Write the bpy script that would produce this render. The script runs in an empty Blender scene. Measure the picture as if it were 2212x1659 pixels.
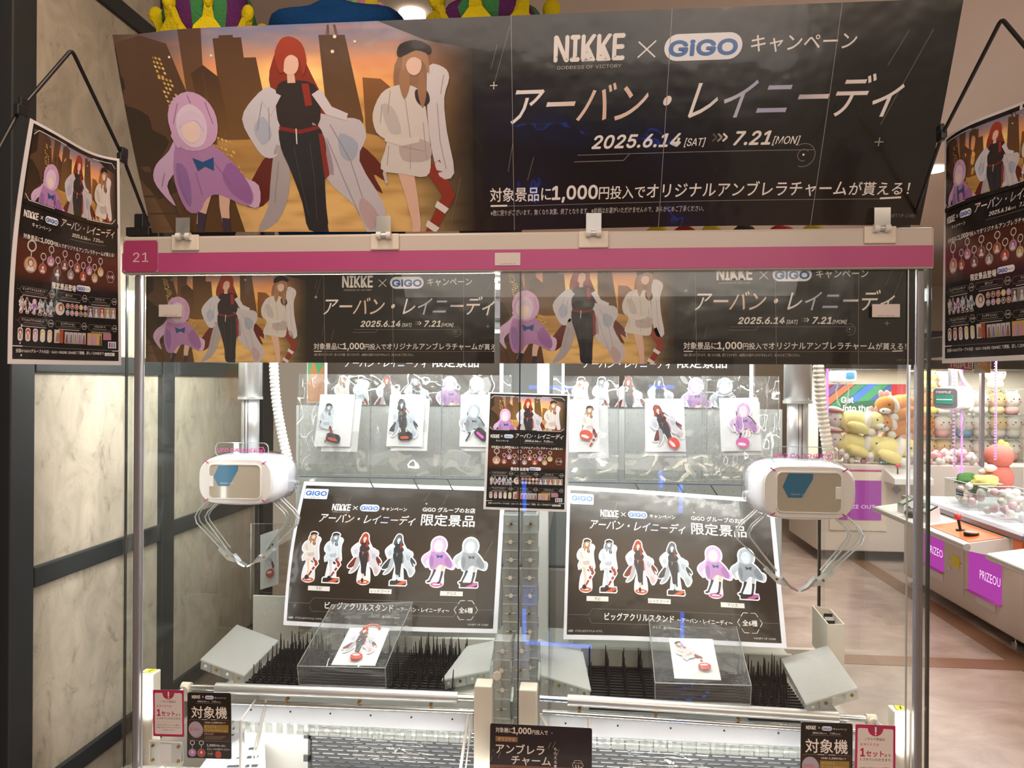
import bpy, bmesh, math, random
from mathutils import Vector, Matrix, noise
rnd = random.Random(7)
PI = math.pi
SC = bpy.context.scene
COL = SC.collection

# ---------------------------------------------------------------- camera
F_PX = 1620.0; YAW = math.radians(5.1); ROLL = 0.006; CZ = 1.64
cam_d = bpy.data.cameras.new('camera'); cam = bpy.data.objects.new('camera', cam_d); COL.objects.link(cam)
cam_d.sensor_fit = 'HORIZONTAL'; cam_d.sensor_width = 36.0; cam_d.lens = 36.0 * F_PX / 2212.0
cam_d.clip_start = 0.02; cam_d.clip_end = 60
Rt = Vector((math.cos(YAW), math.sin(YAW), 0)); Fw = Vector((-math.sin(YAW), math.cos(YAW), 0)); Up = Vector((0, 0, 1))
xr = Rt * math.cos(ROLL) + Up * math.sin(ROLL)
yr = -Rt * math.sin(ROLL) + Up * math.cos(ROLL)
cam.matrix_world = Matrix(((xr.x, yr.x, -Fw.x, 0), (xr.y, yr.y, -Fw.y, 0), (xr.z, yr.z, -Fw.z, CZ), (0, 0, 0, 1)))
SC.camera = cam

# ---------------------------------------------------------------- world, lights, exposure
SC.view_settings.view_transform = 'Standard'; SC.view_settings.look = 'None'
SC.view_settings.gamma = 1.0; SC.view_settings.exposure = 0.0; SC.view_settings.use_curve_mapping = False
SC.cycles.transparent_max_bounces = 40
SC.cycles.max_bounces = 12; SC.cycles.caustics_reflective = False; SC.cycles.caustics_refractive = False
SC.cycles.sample_clamp_indirect = 6.0
W_ = bpy.data.worlds.new('world'); SC.world = W_; W_.use_nodes = True
W_.node_tree.nodes['Background'].inputs[0].default_value = (1.0, 0.80, 0.62, 1)
W_.node_tree.nodes['Background'].inputs[1].default_value = 0.33

def area(name, loc, size, power, color=(1, 1, 1), rot=(0, 0, 0)):
    l = bpy.data.lights.new(name, 'AREA'); l.shape = 'RECTANGLE'; l.size, l.size_y = size; l.energy = power; l.color = color
    o = bpy.data.objects.new(name, l); o.location = loc; o.rotation_euler = rot; COL.objects.link(o); return o
WARM = (1.0, 0.80, 0.62)
YF = 1.708; X0, X1 = -1.094, .770; YB = 2.46                 # the claw machine's front, sides and back
area('aisle_ceiling_light', (-0.2, 0.35, 2.93), (1.4, 0.9), 10, WARM)
area('aisle_ceiling_light_right', (2.0, 3.2, 2.93), (1.2, 1.6), 46, (1.0, .84, .72))
area('aisle_ceiling_light_far', (2.0, 6.2, 2.93), (1.2, 1.6), 46, (1.0, .86, .76))
area('aisle_ceiling_light_behind', (1.5, -1.6, 2.93), (2.0, 1.2), 55, WARM)
area('upper_wall_fill', (-.55, 1.15, 2.9), (.3, .5), 9, WARM, (0, math.radians(28), 0))  # unseen fill, added to brighten the upper part of the left wall
area('banner_fill_light', (0.1, -1.0, 2.5), (2.4, 0.8), 17, (1, .88, .78), (math.radians(52), 0, 0))  # frontal fill added behind the camera to lift banner, header and cards
area('post_fill_left', (X0 + .05, YF + .035, 1.32), (.02, 1.0), 0.8, (0.97, 1.0, 0.98), (math.radians(90), 0, math.radians(18)))  # strip fill added at the post, brightens the wall beyond the side glass
area('post_fill_right', (X1 - .05, YF + .035, 1.32), (.02, 1.0), 0.9, (0.97, 1.0, 0.98), (math.radians(90), 0, math.radians(-30)))  # its added counterpart at the right post
area('side_wall_fill', (X0 + .14, 2.12, 1.86), (.05, .55), 3.8, (0.99, 1.0, 0.96), (0, math.radians(52), 0))  # extra fill added under the roof, tilted outwards to brighten the stone wall
area('machine_roof_light', (-0.16, 2.08, 1.885), (1.65, 0.34), 14.5, (0.97, 1.0, 0.98))
area('machine_front_light', (-0.16, 1.745, 1.885), (1.7, 0.03), 3.5, (0.97, 1.0, 0.98), (math.radians(25), 0, 0))
area('row_machine_light', (3.25, 5.7, 1.84), (0.8, 1.4), 44, (1, .97, .95))
area('row_machine_light_near', (3.25, 3.9, 1.84), (0.8, 1.2), 28, (1, .97, .95))
area('far_machine_light', (3.3, 7.6, 1.79), (2.4, 0.5), 58, (1, .97, .93))
area('chute_light_left', (-0.52, 1.874, 0.80), (0.6, 0.02), 1.5, (0.95, 1.0, 1.0), (math.radians(20), 0, 0))
area('chute_light_right', (0.27, 1.874, 0.80), (0.6, 0.02), 1.9, (0.95, 1.0, 1.0), (math.radians(20), 0, 0))

# ---------------------------------------------------------------- a pixel of the picture met with a real plane
def ray(x, y):
    u = (x - 1106) / F_PX; v = -(y - 829.5) / F_PX
    return xr * u + yr * v + Fw
C0 = Vector((0, 0, CZ))
def PY(x, y, Y): r = ray(x, y); return C0 + r * (Y / r.y)
def PX(x, y, X): r = ray(x, y); return C0 + r * (X / r.x)
def PZ(x, y, Z): r = ray(x, y); return C0 + r * ((Z - CZ) / r.z)
def PD(x, y, d): return C0 + ray(x, y) * d

# ---------------------------------------------------------------- colours and materials
def lin(c):
    if isinstance(c, str): c = tuple(int(c[i:i + 2], 16) for i in (0, 2, 4))
    return tuple(((v / 255) / 12.92 if v / 255 <= .04045 else ((v / 255 + .055) / 1.055) ** 2.4) for v in c[:3])
def nt(name):
    m = bpy.data.materials.new(name); m.use_nodes = True; t = m.node_tree; t.nodes.clear()
    o = t.nodes.new('ShaderNodeOutputMaterial'); return m, t, o
def N(t, k, **kw):
    n = t.nodes.new(k)
    for a, b in kw.items():
        if a.startswith('_'): setattr(n, a[1:], b)
        else: n.inputs[a.replace('__', ' ')].default_value = b
    return n
def pbr(name, col, rough=.5, metal=0, spec=.5, bump=0, bscale=80, var=0, vscale=6, coat=0, attr=False, emis=None, estr=0, trans=0, alpha=1, coarse=0):
    m, t, o = nt(name)
    p = N(t, 'ShaderNodeBsdfPrincipled'); t.links.new(p.outputs[0], o.inputs[0])
    c = lin(col); p.inputs['Base Color'].default_value = (*c, 1)
    p.inputs['Roughness'].default_value = rough; p.inputs['Metallic'].default_value = metal
    p.inputs['Specular IOR Level'].default_value = spec; p.inputs['Coat Weight'].default_value = coat
    p.inputs['Coat Roughness'].default_value = .04
    p.inputs['Transmission Weight'].default_value = trans; p.inputs['Alpha'].default_value = alpha
    if attr:
        a = N(t, 'ShaderNodeAttribute', _attribute_name='Col'); t.links.new(a.outputs['Color'], p.inputs['Base Color'])
    elif var:
        tc = N(t, 'ShaderNodeTexCoord'); n = N(t, 'ShaderNodeTexNoise', Scale=vscale, Detail=6.0)
        t.links.new(tc.outputs['Object'], n.inputs['Vector'])
        mx = N(t, 'ShaderNodeMix', _data_type='RGBA'); mx.inputs[6].default_value = (*[v * (1 - var) for v in c], 1)
        mx.inputs[7].default_value = (*[min(1, v * (1 + var)) for v in c], 1)
        t.links.new(n.outputs['Fac'], mx.inputs[0]); t.links.new(mx.outputs[2], p.inputs['Base Color'])
    if bump:
        tc = N(t, 'ShaderNodeTexCoord'); n = N(t, 'ShaderNodeTexNoise', Scale=bscale, Detail=3.0)
        t.links.new(tc.outputs['Object'], n.inputs['Vector'])
        b = N(t, 'ShaderNodeBump', Strength=bump, Distance=.01 if not coarse else coarse)
        t.links.new(n.outputs['Fac'], b.inputs['Height']); t.links.new(b.outputs[0], p.inputs['Normal'])
        if coat: t.links.new(b.outputs[0], p.inputs['Coat Normal'])
    if emis:
        p.inputs['Emission Color'].default_value = (*lin(emis), 1); p.inputs['Emission Strength'].default_value = estr
    return m
def clear(name, tint=(1, 1, 1), base=.04, rough=.02, bump=0, bscale=10, milk=0, milkcol=(.8, .8, .8), dist=.01):
    """thin clear sheet: transparent + mirror by Schlick's law, optionally a little milky"""
    m, t, o = nt(name)
    g = N(t, 'ShaderNodeNewGeometry'); d = N(t, 'ShaderNodeVectorMath', _operation='DOT_PRODUCT')
    nsrc = g.outputs['Normal']
    if bump:
        tc = N(t, 'ShaderNodeTexCoord'); n = N(t, 'ShaderNodeTexNoise', Scale=bscale, Detail=2.0)
        t.links.new(tc.outputs['Object'], n.inputs['Vector'])
        b = N(t, 'ShaderNodeBump', Strength=bump, Distance=dist); t.links.new(n.outputs['Fac'], b.inputs['Height']); nsrc = b.outputs[0]
    t.links.new(g.outputs['Incoming'], d.inputs[0]); t.links.new(nsrc, d.inputs[1])
    a = N(t, 'ShaderNodeMath', _operation='ABSOLUTE'); t.links.new(d.outputs['Value'], a.inputs[0])
    s = N(t, 'ShaderNodeMath', _operation='SUBTRACT'); s.inputs[0].default_value = 1; t.links.new(a.outputs[0], s.inputs[1])
    p = N(t, 'ShaderNodeMath', _operation='POWER'); t.links.new(s.outputs[0], p.inputs[0]); p.inputs[1].default_value = 5
    q = N(t, 'ShaderNodeMath', _operation='MULTIPLY_ADD', _use_clamp=True); t.links.new(p.outputs[0], q.inputs[0]); q.inputs[1].default_value = .85; q.inputs[2].default_value = base
    tr = N(t, 'ShaderNodeBsdfTransparent', Color=(*tint, 1)); gl = N(t, 'ShaderNodeBsdfGlossy', Roughness=rough)
    if bump: t.links.new(nsrc, gl.inputs['Normal'])
    mx = N(t, 'ShaderNodeMixShader'); t.links.new(q.outputs[0], mx.inputs[0]); t.links.new(gl.outputs[0], mx.inputs[2])
    under = tr.outputs[0]
    if milk:
        df = N(t, 'ShaderNodeBsdfDiffuse', Color=(*milkcol, 1)); tl = N(t, 'ShaderNodeBsdfTranslucent', Color=(*milkcol, 1))
        m1 = N(t, 'ShaderNodeMixShader', Fac=.5); t.links.new(df.outputs[0], m1.inputs[1]); t.links.new(tl.outputs[0], m1.inputs[2])
        m2 = N(t, 'ShaderNodeMixShader', Fac=milk); t.links.new(tr.outputs[0], m2.inputs[1]); t.links.new(m1.outputs[0], m2.inputs[2]); under = m2.outputs[0]
    t.links.new(under, mx.inputs[1]); t.links.new(mx.outputs[0], o.inputs[0]); return m
def glow(name, col, s, sample=False):
    m, t, o = nt(name); e = N(t, 'ShaderNodeEmission', Color=(*lin(col), 1), Strength=s); t.links.new(e.outputs[0], o.inputs[0])
    if not sample: m.cycles.emission_sampling = 'NONE'
    return m
M = dict(
    lam=pbr('laminated_print', (255, 255, 255), .22, attr=True, spec=.5, bump=.25, bscale=5, coarse=.02, coat=.2),
    paper=pbr('paper_print', (255, 255, 255), .55, attr=True, spec=.3),
    white=pbr('white_plastic', (226, 224, 220), .32, var=.05),
    cream=pbr('cream_plastic', (222, 212, 196), .42, var=.07, vscale=9),
    header=pbr('header_white', (198, 188, 178), .38, var=.07, vscale=5),
    pink=pbr('pink_stripe', (178, 68, 124), .4, var=.06, vscale=4),
    plate=pbr('pink_plate', (176, 62, 110), .3, var=.03),
    magenta=pbr('magenta_print', (214, 60, 150), .3, emis=(214, 60, 150), estr=0),
    alu=pbr('brushed_aluminium', (208, 208, 208), .36, metal=.7, var=.06, vscale=14),
    alug=pbr('grey_aluminium_post', (150, 144, 150), .42, metal=.5, var=.05),
    chrome=pbr('chrome', (220, 220, 220), .12, metal=1),
    brass=pbr('brass_screw', (176, 140, 70), .3, metal=1),
    black=pbr('black_metal', (20, 20, 22), .4, var=.1),
    rod=pbr('black_rod', (14, 13, 13), .45, var=.2, vscale=30),
    spike=pbr('black_rubber', (22, 22, 24), .45, var=.1),
    dark=pbr('dark_brown_panel', (30, 24, 20), .5, var=.15, vscale=2),
    frame=pbr('charcoal_metal_frame', (44, 46, 48), .5, var=.08, vscale=3),
    grey=pbr('grey_perforated_plastic', (74, 76, 82), .45, var=.06),
    peg=pbr('grey_pegboard', (182, 184, 182), .55, var=.04),
    deck=pbr('field_deck', (196, 198, 190), .45, var=.06),
    strip=pbr('white_metal_strip', (226, 230, 240), .35, var=.02),
    dot=pbr('dark_hole', (20, 20, 20), .6, var=.1),
    glass=clear('clear_glass', (.985, .995, .985), .022, .01),
    acry=clear('clear_acrylic', (.95, .965, .955), .06, .04),
    blockm=clear('moulded_clear_block', (.9, .915, .905), .10, .10, milk=.34, milkcol=(.94, .95, .93)),
    rim=clear('bright_acrylic_rim', (.9, .92, .92), .30, .12, milk=.55, milkcol=(.95, .96, .96)),
    edge=clear('acrylic_edge', (.72, .76, .75), .18, .15, milk=.35, milkcol=(.82, .84, .83)),
    frost=clear('frosted_acrylic', (.9, .91, .9), .05, .3, bump=.2, bscale=60, milk=.62, milkcol=(.84, .85, .83)),
    film=clear('clear_film', (.965, .97, .965), .07, .03, bump=.10, bscale=9, milk=.08, milkcol=(.9, .9, .9), dist=.02),
    darkedge=pbr('dark_glass_edge', (40, 44, 42), .2, var=.1),
    led=glow('white_led', (255, 252, 246), 60), ledp=glow('pink_led', (236, 120, 250), 3.2), ledb=glow('blue_led', (30, 110, 255), 16),
    ledw=glow('violet_white_led', (250, 225, 255), 4.0),
    lamp=glow('lamp_diffuser', (255, 240, 220), 2.2),
    prize=glow('backlit_magenta_acrylic', (214, 84, 200), .62), prizet=glow('backlit_lettering', (255, 215, 250), 1.1),
    yellow=pbr('yellow_sticker', (226, 214, 40), .45, var=.03), orange=pbr('orange_console', (222, 110, 50), .35, var=.05),
    teal=pbr('teal_console', (30, 140, 118), .35, var=.05), red=pbr('red_ball', (214, 80, 84), .3, var=.03),
    body=pbr('machine_cabinet', (214, 205, 196), .4, var=.04), ceil=pbr('painted_ceiling', (226, 208, 192), .8, var=.03, vscale=1.5),
    rubber=pbr('castor_rubber', (40, 38, 38), .7, var=.1),
    floorstripe=pbr('wood_stripe', (138, 104, 78), .38, var=.16, vscale=5),
    fplush=dict(),
)
def fur(col):
    k = tuple(col)
    if k not in M['fplush']: M['fplush'][k] = pbr('plush_%02x%02x%02x' % k, k, .95, spec=.1, bump=.5, bscale=170, var=.10, vscale=25)
    return M['fplush'][k]
def stone():
    m, t, o = nt('stone_effect_panel'); p = N(t, 'ShaderNodeBsdfPrincipled', Roughness=.6); t.links.new(p.outputs[0], o.inputs[0])
    tc = N(t, 'ShaderNodeTexCoord'); mp = N(t, 'ShaderNodeMapping'); mp.inputs['Scale'].default_value = (1, 1.6, 1)
    t.links.new(tc.outputs['Object'], mp.inputs[0])
    n1 = N(t, 'ShaderNodeTexNoise', Scale=7.0, Detail=12.0, Roughness=.65, Distortion=.8); n2 = N(t, 'ShaderNodeTexNoise', Scale=11.0, Detail=12.0, Roughness=.74, Distortion=.9)
    t.links.new(mp.outputs[0], n1.inputs['Vector']); t.links.new(mp.outputs[0], n2.inputs['Vector'])
    r = N(t, 'ShaderNodeValToRGB'); r.color_ramp.elements[0].position = .3; r.color_ramp.elements[0].color = (*lin((160, 150, 134)), 1)
    r.color_ramp.elements[1].position = .7; r.color_ramp.elements[1].color = (*lin((198, 186, 168)), 1); t.links.new(n1.outputs['Fac'], r.inputs[0])
    r2 = N(t, 'ShaderNodeValToRGB'); e = r2.color_ramp.elements; e[0].position = .33; e[0].color = (.45, .43, .4, 1); e[1].position = .45; e[1].color = (1, 1, 1, 1)
    t.links.new(n2.outputs['Fac'], r2.inputs[0])
    mx = N(t, 'ShaderNodeMix', _data_type='RGBA', _blend_type='MULTIPLY'); mx.inputs[0].default_value = .62
    t.links.new(r.outputs[0], mx.inputs[6]); t.links.new(r2.outputs[0], mx.inputs[7]); t.links.new(mx.outputs[2], p.inputs['Base Color'])
    return m
M['stone'] = stone()
def floormat():
    m, t, o = nt('marbled_vinyl_floor'); p = N(t, 'ShaderNodeBsdfPrincipled', Roughness=.32); t.links.new(p.outputs[0], o.inputs[0])
    tc = N(t, 'ShaderNodeTexCoord'); mp = N(t, 'ShaderNodeMapping'); mp.inputs['Scale'].default_value = (1, 1.5, 1); t.links.new(tc.outputs['Object'], mp.inputs[0])
    n1 = N(t, 'ShaderNodeTexNoise', Scale=3.2, Detail=9.0, Roughness=.62, Distortion=.5); t.links.new(mp.outputs[0], n1.inputs['Vector'])
    r = N(t, 'ShaderNodeValToRGB'); e = r.color_ramp.elements; e[0].position = .3; e[0].color = (*lin((150, 132, 122)), 1); e[1].position = .72; e[1].color = (*lin((196, 180, 168)), 1)
    t.links.new(n1.outputs['Fac'], r.inputs[0]); t.links.new(r.outputs[0], p.inputs['Base Color']); return m
M['floor'] = floormat()

# ---------------------------------------------------------------- mesh collector
class MB:
    def __init__(s): s.v = []; s.f = []; s.sm = []
    def add(s, vs, fs, smooth=False):
        b = len(s.v); s.v += [Vector(p) for p in vs]; s.f += [tuple(b + i for i in f) for f in fs]; s.sm += [smooth] * len(fs); return s
    def box(s, a, b):
        x0, y0, z0 = a; x1, y1, z1 = b
        return s.hexa([(x0, y0, z0), (x1, y0, z0), (x1, y1, z0), (x0, y1, z0), (x0, y0, z1), (x1, y0, z1), (x1, y1, z1), (x0, y1, z1)])
    def hexa(s, p): return s.add(p, [(0, 3, 2, 1), (4, 5, 6, 7), (0, 1, 5, 4), (1, 2, 6, 5), (2, 3, 7, 6), (3, 0, 4, 7)])
    def cbox(s, a, b, c=.003):
        """box with chamfered edges"""
        x0, y0, z0 = a; x1, y1, z1 = b; c = min(c, (x1 - x0) / 2.1, (y1 - y0) / 2.1, (z1 - z0) / 2.1)
        bm = bmesh.new(); bmesh.ops.create_cube(bm, size=1)
        for v in bm.verts: v.co = Vector(((x0 + x1) / 2 + v.co.x * (x1 - x0), (y0 + y1) / 2 + v.co.y * (y1 - y0), (z0 + z1) / 2 + v.co.z * (z1 - z0)))
        bmesh.ops.bevel(bm, geom=bm.edges[:], offset=c, segments=2, affect='EDGES', profile=.5)
        bm.verts.index_update(); s.add([v.co.copy() for v in bm.verts], [[v.index for v in f.verts] for f in bm.faces]); bm.free(); return s
    def tube(s, path, r, n=8, cap=True):
        path = [Vector(p) for p in path]; rs = r if isinstance(r, (list, tuple)) else [r] * len(path)
        rings = []; up = None
        for i, p in enumerate(path):
            d = (path[min(i + 1, len(path) - 1)] - path[max(i - 1, 0)]).normalized()
            if up is None: up = Vector((0, 0, 1)) if abs(d.z) < .9 else Vector((1, 0, 0))
            a = d.cross(up).normalized(); b_ = a.cross(d).normalized(); up = b_
            rings.append([p + a * rs[i] * math.cos(2 * PI * k / n) + b_ * rs[i] * math.sin(2 * PI * k / n) for k in range(n)])
        vs = [q for g in rings for q in g]; fs = []
        for i in range(len(path) - 1):
            for k in range(n): fs.append((i * n + k, i * n + (k + 1) % n, (i + 1) * n + (k + 1) % n, (i + 1) * n + k))
        s.add(vs, fs, True)
        if cap: s.add(vs[:n] + vs[-n:], [tuple(range(n))[::-1], tuple(range(n, 2 * n))])
        return s
    def loft(s, rings, cap=True, smooth=True):
        n = len(rings[0]); vs = [q for g in rings for q in g]; fs = []
        for i in range(len(rings) - 1):
            for k in range(n): fs.append((i * n + k, i * n + (k + 1) % n, (i + 1) * n + (k + 1) % n, (i + 1) * n + k))
        if cap: fs += [tuple(range(n))[::-1], tuple((len(rings) - 1) * n + k for k in range(n))]
        return s.add(vs, fs, smooth)
    def ell(s, c, r, n=16, m=10, rot=None, wob=0, seed=0):
        c = Vector(c); rings = []
        R = Matrix.Rotation(rot[0], 3, 'X') @ Matrix.Rotation(rot[1], 3, 'Y') @ Matrix.Rotation(rot[2], 3, 'Z') if rot else Matrix.Identity(3)
        for j in range(1, m):
            t = PI * j / m
            g = []
            for k in range(n):
                a = 2 * PI * k / n; q = Vector((math.sin(t) * math.cos(a), math.sin(t) * math.sin(a), math.cos(t)))
                w = 1 + wob * noise.noise(q * 1.7 + Vector((seed, seed * 2.1, 0)))
                g.append(c + R @ Vector((q.x * r[0] * w, q.y * r[1] * w, q.z * r[2] * w)))
            rings.append(g)
        vs = [q for g in rings for q in g]; fs = []
        for i in range(len(rings) - 1):
            for k in range(n): fs.append((i * n + k, (i + 1) * n + k, (i + 1) * n + (k + 1) % n, i * n + (k + 1) % n))
        t0 = len(vs); vs += [c + R @ Vector((0, 0, r[2])), c + R @ Vector((0, 0, -r[2]))]
        for k in range(n): fs.append((t0, k, (k + 1) % n)); fs.append((t0 + 1, (m - 2) * n + (k + 1) % n, (m - 2) * n + k))
        return s.add(vs, fs, True)
    def prism(s, pts, off):
        """closed outline pushed along the vector off"""
        off = Vector(off); n = len(pts); vs = [Vector(p) for p in pts] + [Vector(p) + off for p in pts]
        return s.add(vs, [tuple(range(n))[::-1], tuple(range(n, 2 * n))] + [(i, (i + 1) % n, n + (i + 1) % n, n + i) for i in range(n)])
    def mesh(s, name, origin=(0, 0, 0)):
        me = bpy.data.meshes.new(name); o = Vector(origin)
        me.from_pydata([tuple(v - o) for v in s.v], [], s.f); me.polygons.foreach_set('use_smooth', s.sm); me.update(); return me
def wpos(o):
    p = Vector((0, 0, 0))
    while o: p += o.location; o = o.parent
    return p
def put(name, mb, mat, parent=None, label=None, cat=None, group=None, kind=None, local=False):
    if parent is None:
        xs = [v.x for v in mb.v]; ys = [v.y for v in mb.v]; zs = [v.z for v in mb.v]
        org = Vector(((min(xs) + max(xs)) / 2, (min(ys) + max(ys)) / 2, min(zs)))
    else: org = Vector((0, 0, 0)) if local else wpos(parent)
    me = mb.mesh(name, org)
    for mm in (mat if isinstance(mat, (list, tuple)) else [mat]): me.materials.append(mm)
    o = bpy.data.objects.new(name, me); COL.objects.link(o)
    if parent is None: o.location = org
    else: o.parent = parent
    tag(o, label, cat, group, kind); return o
def tag(o, label=None, cat=None, group=None, kind=None):
    if label: o['label'] = label
    if cat: o['category'] = cat
    if group: o['group'] = group
    if kind: o['kind'] = kind
    return o
def thing(name, label, cat, loc, group=None, rotz=0):
    o = bpy.data.objects.new(name, None); COL.objects.link(o); o.location = loc; o.rotation_euler = (0, 0, rotz); o.empty_display_size = .05
    return tag(o, label, cat, group)
def dup(root, loc, label=None, rotz=None, scale=None):
    r = root.copy(); COL.objects.link(r); r.location = loc
    if rotz is not None: r.rotation_euler = (0, 0, rotz)
    if scale: r.scale = scale
    if label: r['label'] = label
    for ch in list(root.children):
        c = ch.copy(); COL.objects.link(c); c.parent = r
        for g in list(ch.children):
            d = g.copy(); COL.objects.link(d); d.parent = c
    return r

# ---------------------------------------------------------------- flat prints: outlines and lettering in vertex colours
_tc = {}
import os
try: FONT = bpy.data.fonts.load(os.path.join(bpy.utils.resource_path('LOCAL'), 'datafiles', 'fonts', 'Inter.woff2'))
except Exception: FONT = None
def glyphs(s, bold, res, shear, plain=False):
    k = (s, bold, res, shear, plain)
    if k not in _tc:
        c = bpy.data.curves.new('t', 'FONT'); c.body = s
        if FONT and s.isascii() and not plain: c.font = FONT
        c.size = 1; c.resolution_u = res; c.offset = bold; c.shear = shear
        o = bpy.data.objects.new('t', c); me = bpy.data.meshes.new_from_object(o)
        vs = [(v.co.x, v.co.y) for v in me.vertices]; fs = [tuple(p.vertices) for p in me.polygons]
        if vs:
            x0 = min(v[0] for v in vs); x1 = max(v[0] for v in vs)
        else: x0, x1 = 0, 1
        bpy.data.objects.remove(o); bpy.data.curves.remove(c); bpy.data.meshes.remove(me)
        _tc[k] = (vs, fs, x0, x1)
    return _tc[k]
def cut(poly, ax, lim, keep_less):
    out = []; n = len(poly)
    for i in range(n):
        a, b = poly[i], poly[(i + 1) % n]
        ia = (a[ax] <= lim) == keep_less or a[ax] == lim; ib = (b[ax] <= lim) == keep_less or b[ax] == lim
        if ia: out.append(a)
        if ia != ib:
            t = (lim - a[ax]) / (b[ax] - a[ax]); q = tuple(a[j] + (b[j] - a[j]) * t for j in range(5)); out.append(q)
    return out
def smooth(pts, n=4):
    m = len(pts); out = []
    for i in range(m):
        p0, p1, p2, p3 = pts[i - 1], pts[i], pts[(i + 1) % m], pts[(i + 2) % m]
        for k in range(n):
            t = k / n
            out.append(tuple(.5 * ((2 * p1[j]) + (-p0[j] + p2[j]) * t + (2 * p0[j] - 5 * p1[j] + 4 * p2[j] - p3[j]) * t * t + (-p0[j] + 3 * p1[j] - 3 * p2[j] + p3[j]) * t ** 3) for j in (0, 1)))
    return out
def grow(pts, d):
    m = len(pts); ar = sum(pts[i][0] * pts[(i + 1) % m][1] - pts[(i + 1) % m][0] * pts[i][1] for i in range(m)); sg = 1 if ar > 0 else -1
    out = []
    for i in range(m):
        ax, ay = pts[(i + 1) % m][0] - pts[i - 1][0], pts[(i + 1) % m][1] - pts[i - 1][1]; l = math.hypot(ax, ay) or 1
        out.append((pts[i][0] + ay / l * d * sg, pts[i][1] - ax / l * d * sg))
    return out
class Pr:
    def __init__(s, w, h): s.w = w; s.h = h; s.it = []     # items: (polygon of (x, y, r, g, b), layer)
    def poly(s, pts, col, z=1, cols=None):
        if cols: s.it.append(([(*p, *lin(c)) for p, c in zip(pts, cols)], z))
        else:
            c = lin(col); s.it.append(([(*p, *c) for p in pts], z))
        return s
    def rect(s, x0, y0, x1, y1, col, z=1, bot=None):
        return s.poly([(x0, y0), (x1, y0), (x1, y1), (x0, y1)], col, z, [col, col, bot, bot] if bot else None)
    def rr(s, x0, y0, x1, y1, r, col, z=1, n=6):
        p = []
        for cx, cy, a0 in ((x1 - r, y0 + r, -PI / 2), (x1 - r, y1 - r, 0), (x0 + r, y1 - r, PI / 2), (x0 + r, y0 + r, PI)):
            for k in range(n + 1): a = a0 + PI / 2 * k / n; p.append((cx + r * math.cos(a), cy + r * math.sin(a)))
        return s.poly(p, col, z)
    def ell(s, cx, cy, rx, ry, col, z=1, n=24, rot=0):
        ca, sa = math.cos(rot), math.sin(rot)
        return s.poly([(cx + rx * math.cos(2 * PI * k / n) * ca - ry * math.sin(2 * PI * k / n) * sa, cy + rx * math.cos(2 * PI * k / n) * sa + ry * math.sin(2 * PI * k / n) * ca) for k in range(n)], col, z)
    def arc(s, cx, cy, r, w, col, z=1, a0=0, a1=2 * PI, n=24, ry=None):
        k_ = (ry or r) / r
        for k in range(n):
            a, b = a0 + (a1 - a0) * k / n, a0 + (a1 - a0) * (k + 1) / n
            s.poly([(cx + (r - w / 2) * math.cos(a), cy + (r - w / 2) * math.sin(a) * k_), (cx + (r + w / 2) * math.cos(a), cy + (r + w / 2) * math.sin(a) * k_), (cx + (r + w / 2) * math.cos(b), cy + (r + w / 2) * math.sin(b) * k_), (cx + (r - w / 2) * math.cos(b), cy + (r - w / 2) * math.sin(b) * k_)], col, z)
        return s
    def line(s, pts, w, col, z=1):
        for a, b in zip(pts, pts[1:]):
            dx, dy = b[0] - a[0], b[1] - a[1]; l = math.hypot(dx, dy) or 1; nx, ny = -dy / l * w / 2, dx / l * w / 2
            s.poly([(a[0] + nx, a[1] + ny), (b[0] + nx, b[1] + ny), (b[0] - nx, b[1] - ny), (a[0] - nx, a[1] - ny)], col, z)
        return s
    def text(s, t, x0, x1, yb, size, col, z=3, bold=0, shear=0, res=2, grad=None, thin=None, squash=1):
        """lettering from x0 to x1 on baseline yb; grad(x, y) may give the ink colour"""
        off = 0
        if FONT and t.isascii(): size *= 1.26
        vs, fs, a, b = glyphs(t, off, res, shear); kx = (x1 - x0) / (b - a); c = lin(col); d = bold * size * .75
        offs = [(0, 0)] if not bold or off else ([(d * math.cos(a * PI / 4), d * math.sin(a * PI / 4)) for a in range(8)] + [(0, 0)] if bold >= .03 and res > 1 else [(-d, 0), (d, 0), (0, -d), (0, d)] if res > 1 else [(-d, 0), (d, 0)])
        for n_, (ox, oy) in enumerate(offs):                         # bold: the outline laid down again a hair to each side
            q = [(x0 + (v[0] - a) * kx + ox, yb - v[1] * size * squash + oy) for v in vs]; zz = z + n_ * .02
            for f in fs:
                if grad: s.it.append(([(*q[i], *lin(grad(*q[i]))) for i in f], zz))
                else: s.it.append(([(*q[i], *c) for i in f], zz))
        return s
    def grid(s, x0, y0, x1, y1, nx, ny, fn, z=0):
        cs = [[lin(fn(x0 + (x1 - x0) * i / nx, y0 + (y1 - y0) * j / ny)) for i in range(nx + 1)] for j in range(ny + 1)]
        P = lambda i, j: (x0 + (x1 - x0) * i / nx, y0 + (y1 - y0) * j / ny, *cs[j][i])
        for j in range(ny):
            for i in range(nx): s.it.append(([P(i, j), P(i + 1, j), P(i + 1, j + 1), P(i, j + 1)], z))
        return s
    def place(s, o, x, y, kx, ky=None, z=0, clip=None):
        ky = ky or kx
        for p, l in o.it:
            if clip:
                for ax, lim, less in ((0, clip[0], False), (1, clip[1], False), (0, clip[2], True), (1, clip[3], True)):
                    if p: p = cut(p, ax, lim, less)
                if len(p) < 3: continue
            s.it.append(([(x + q[0] * kx, y + q[1] * ky, *q[2:]) for q in p], l + z))
        return s
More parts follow.
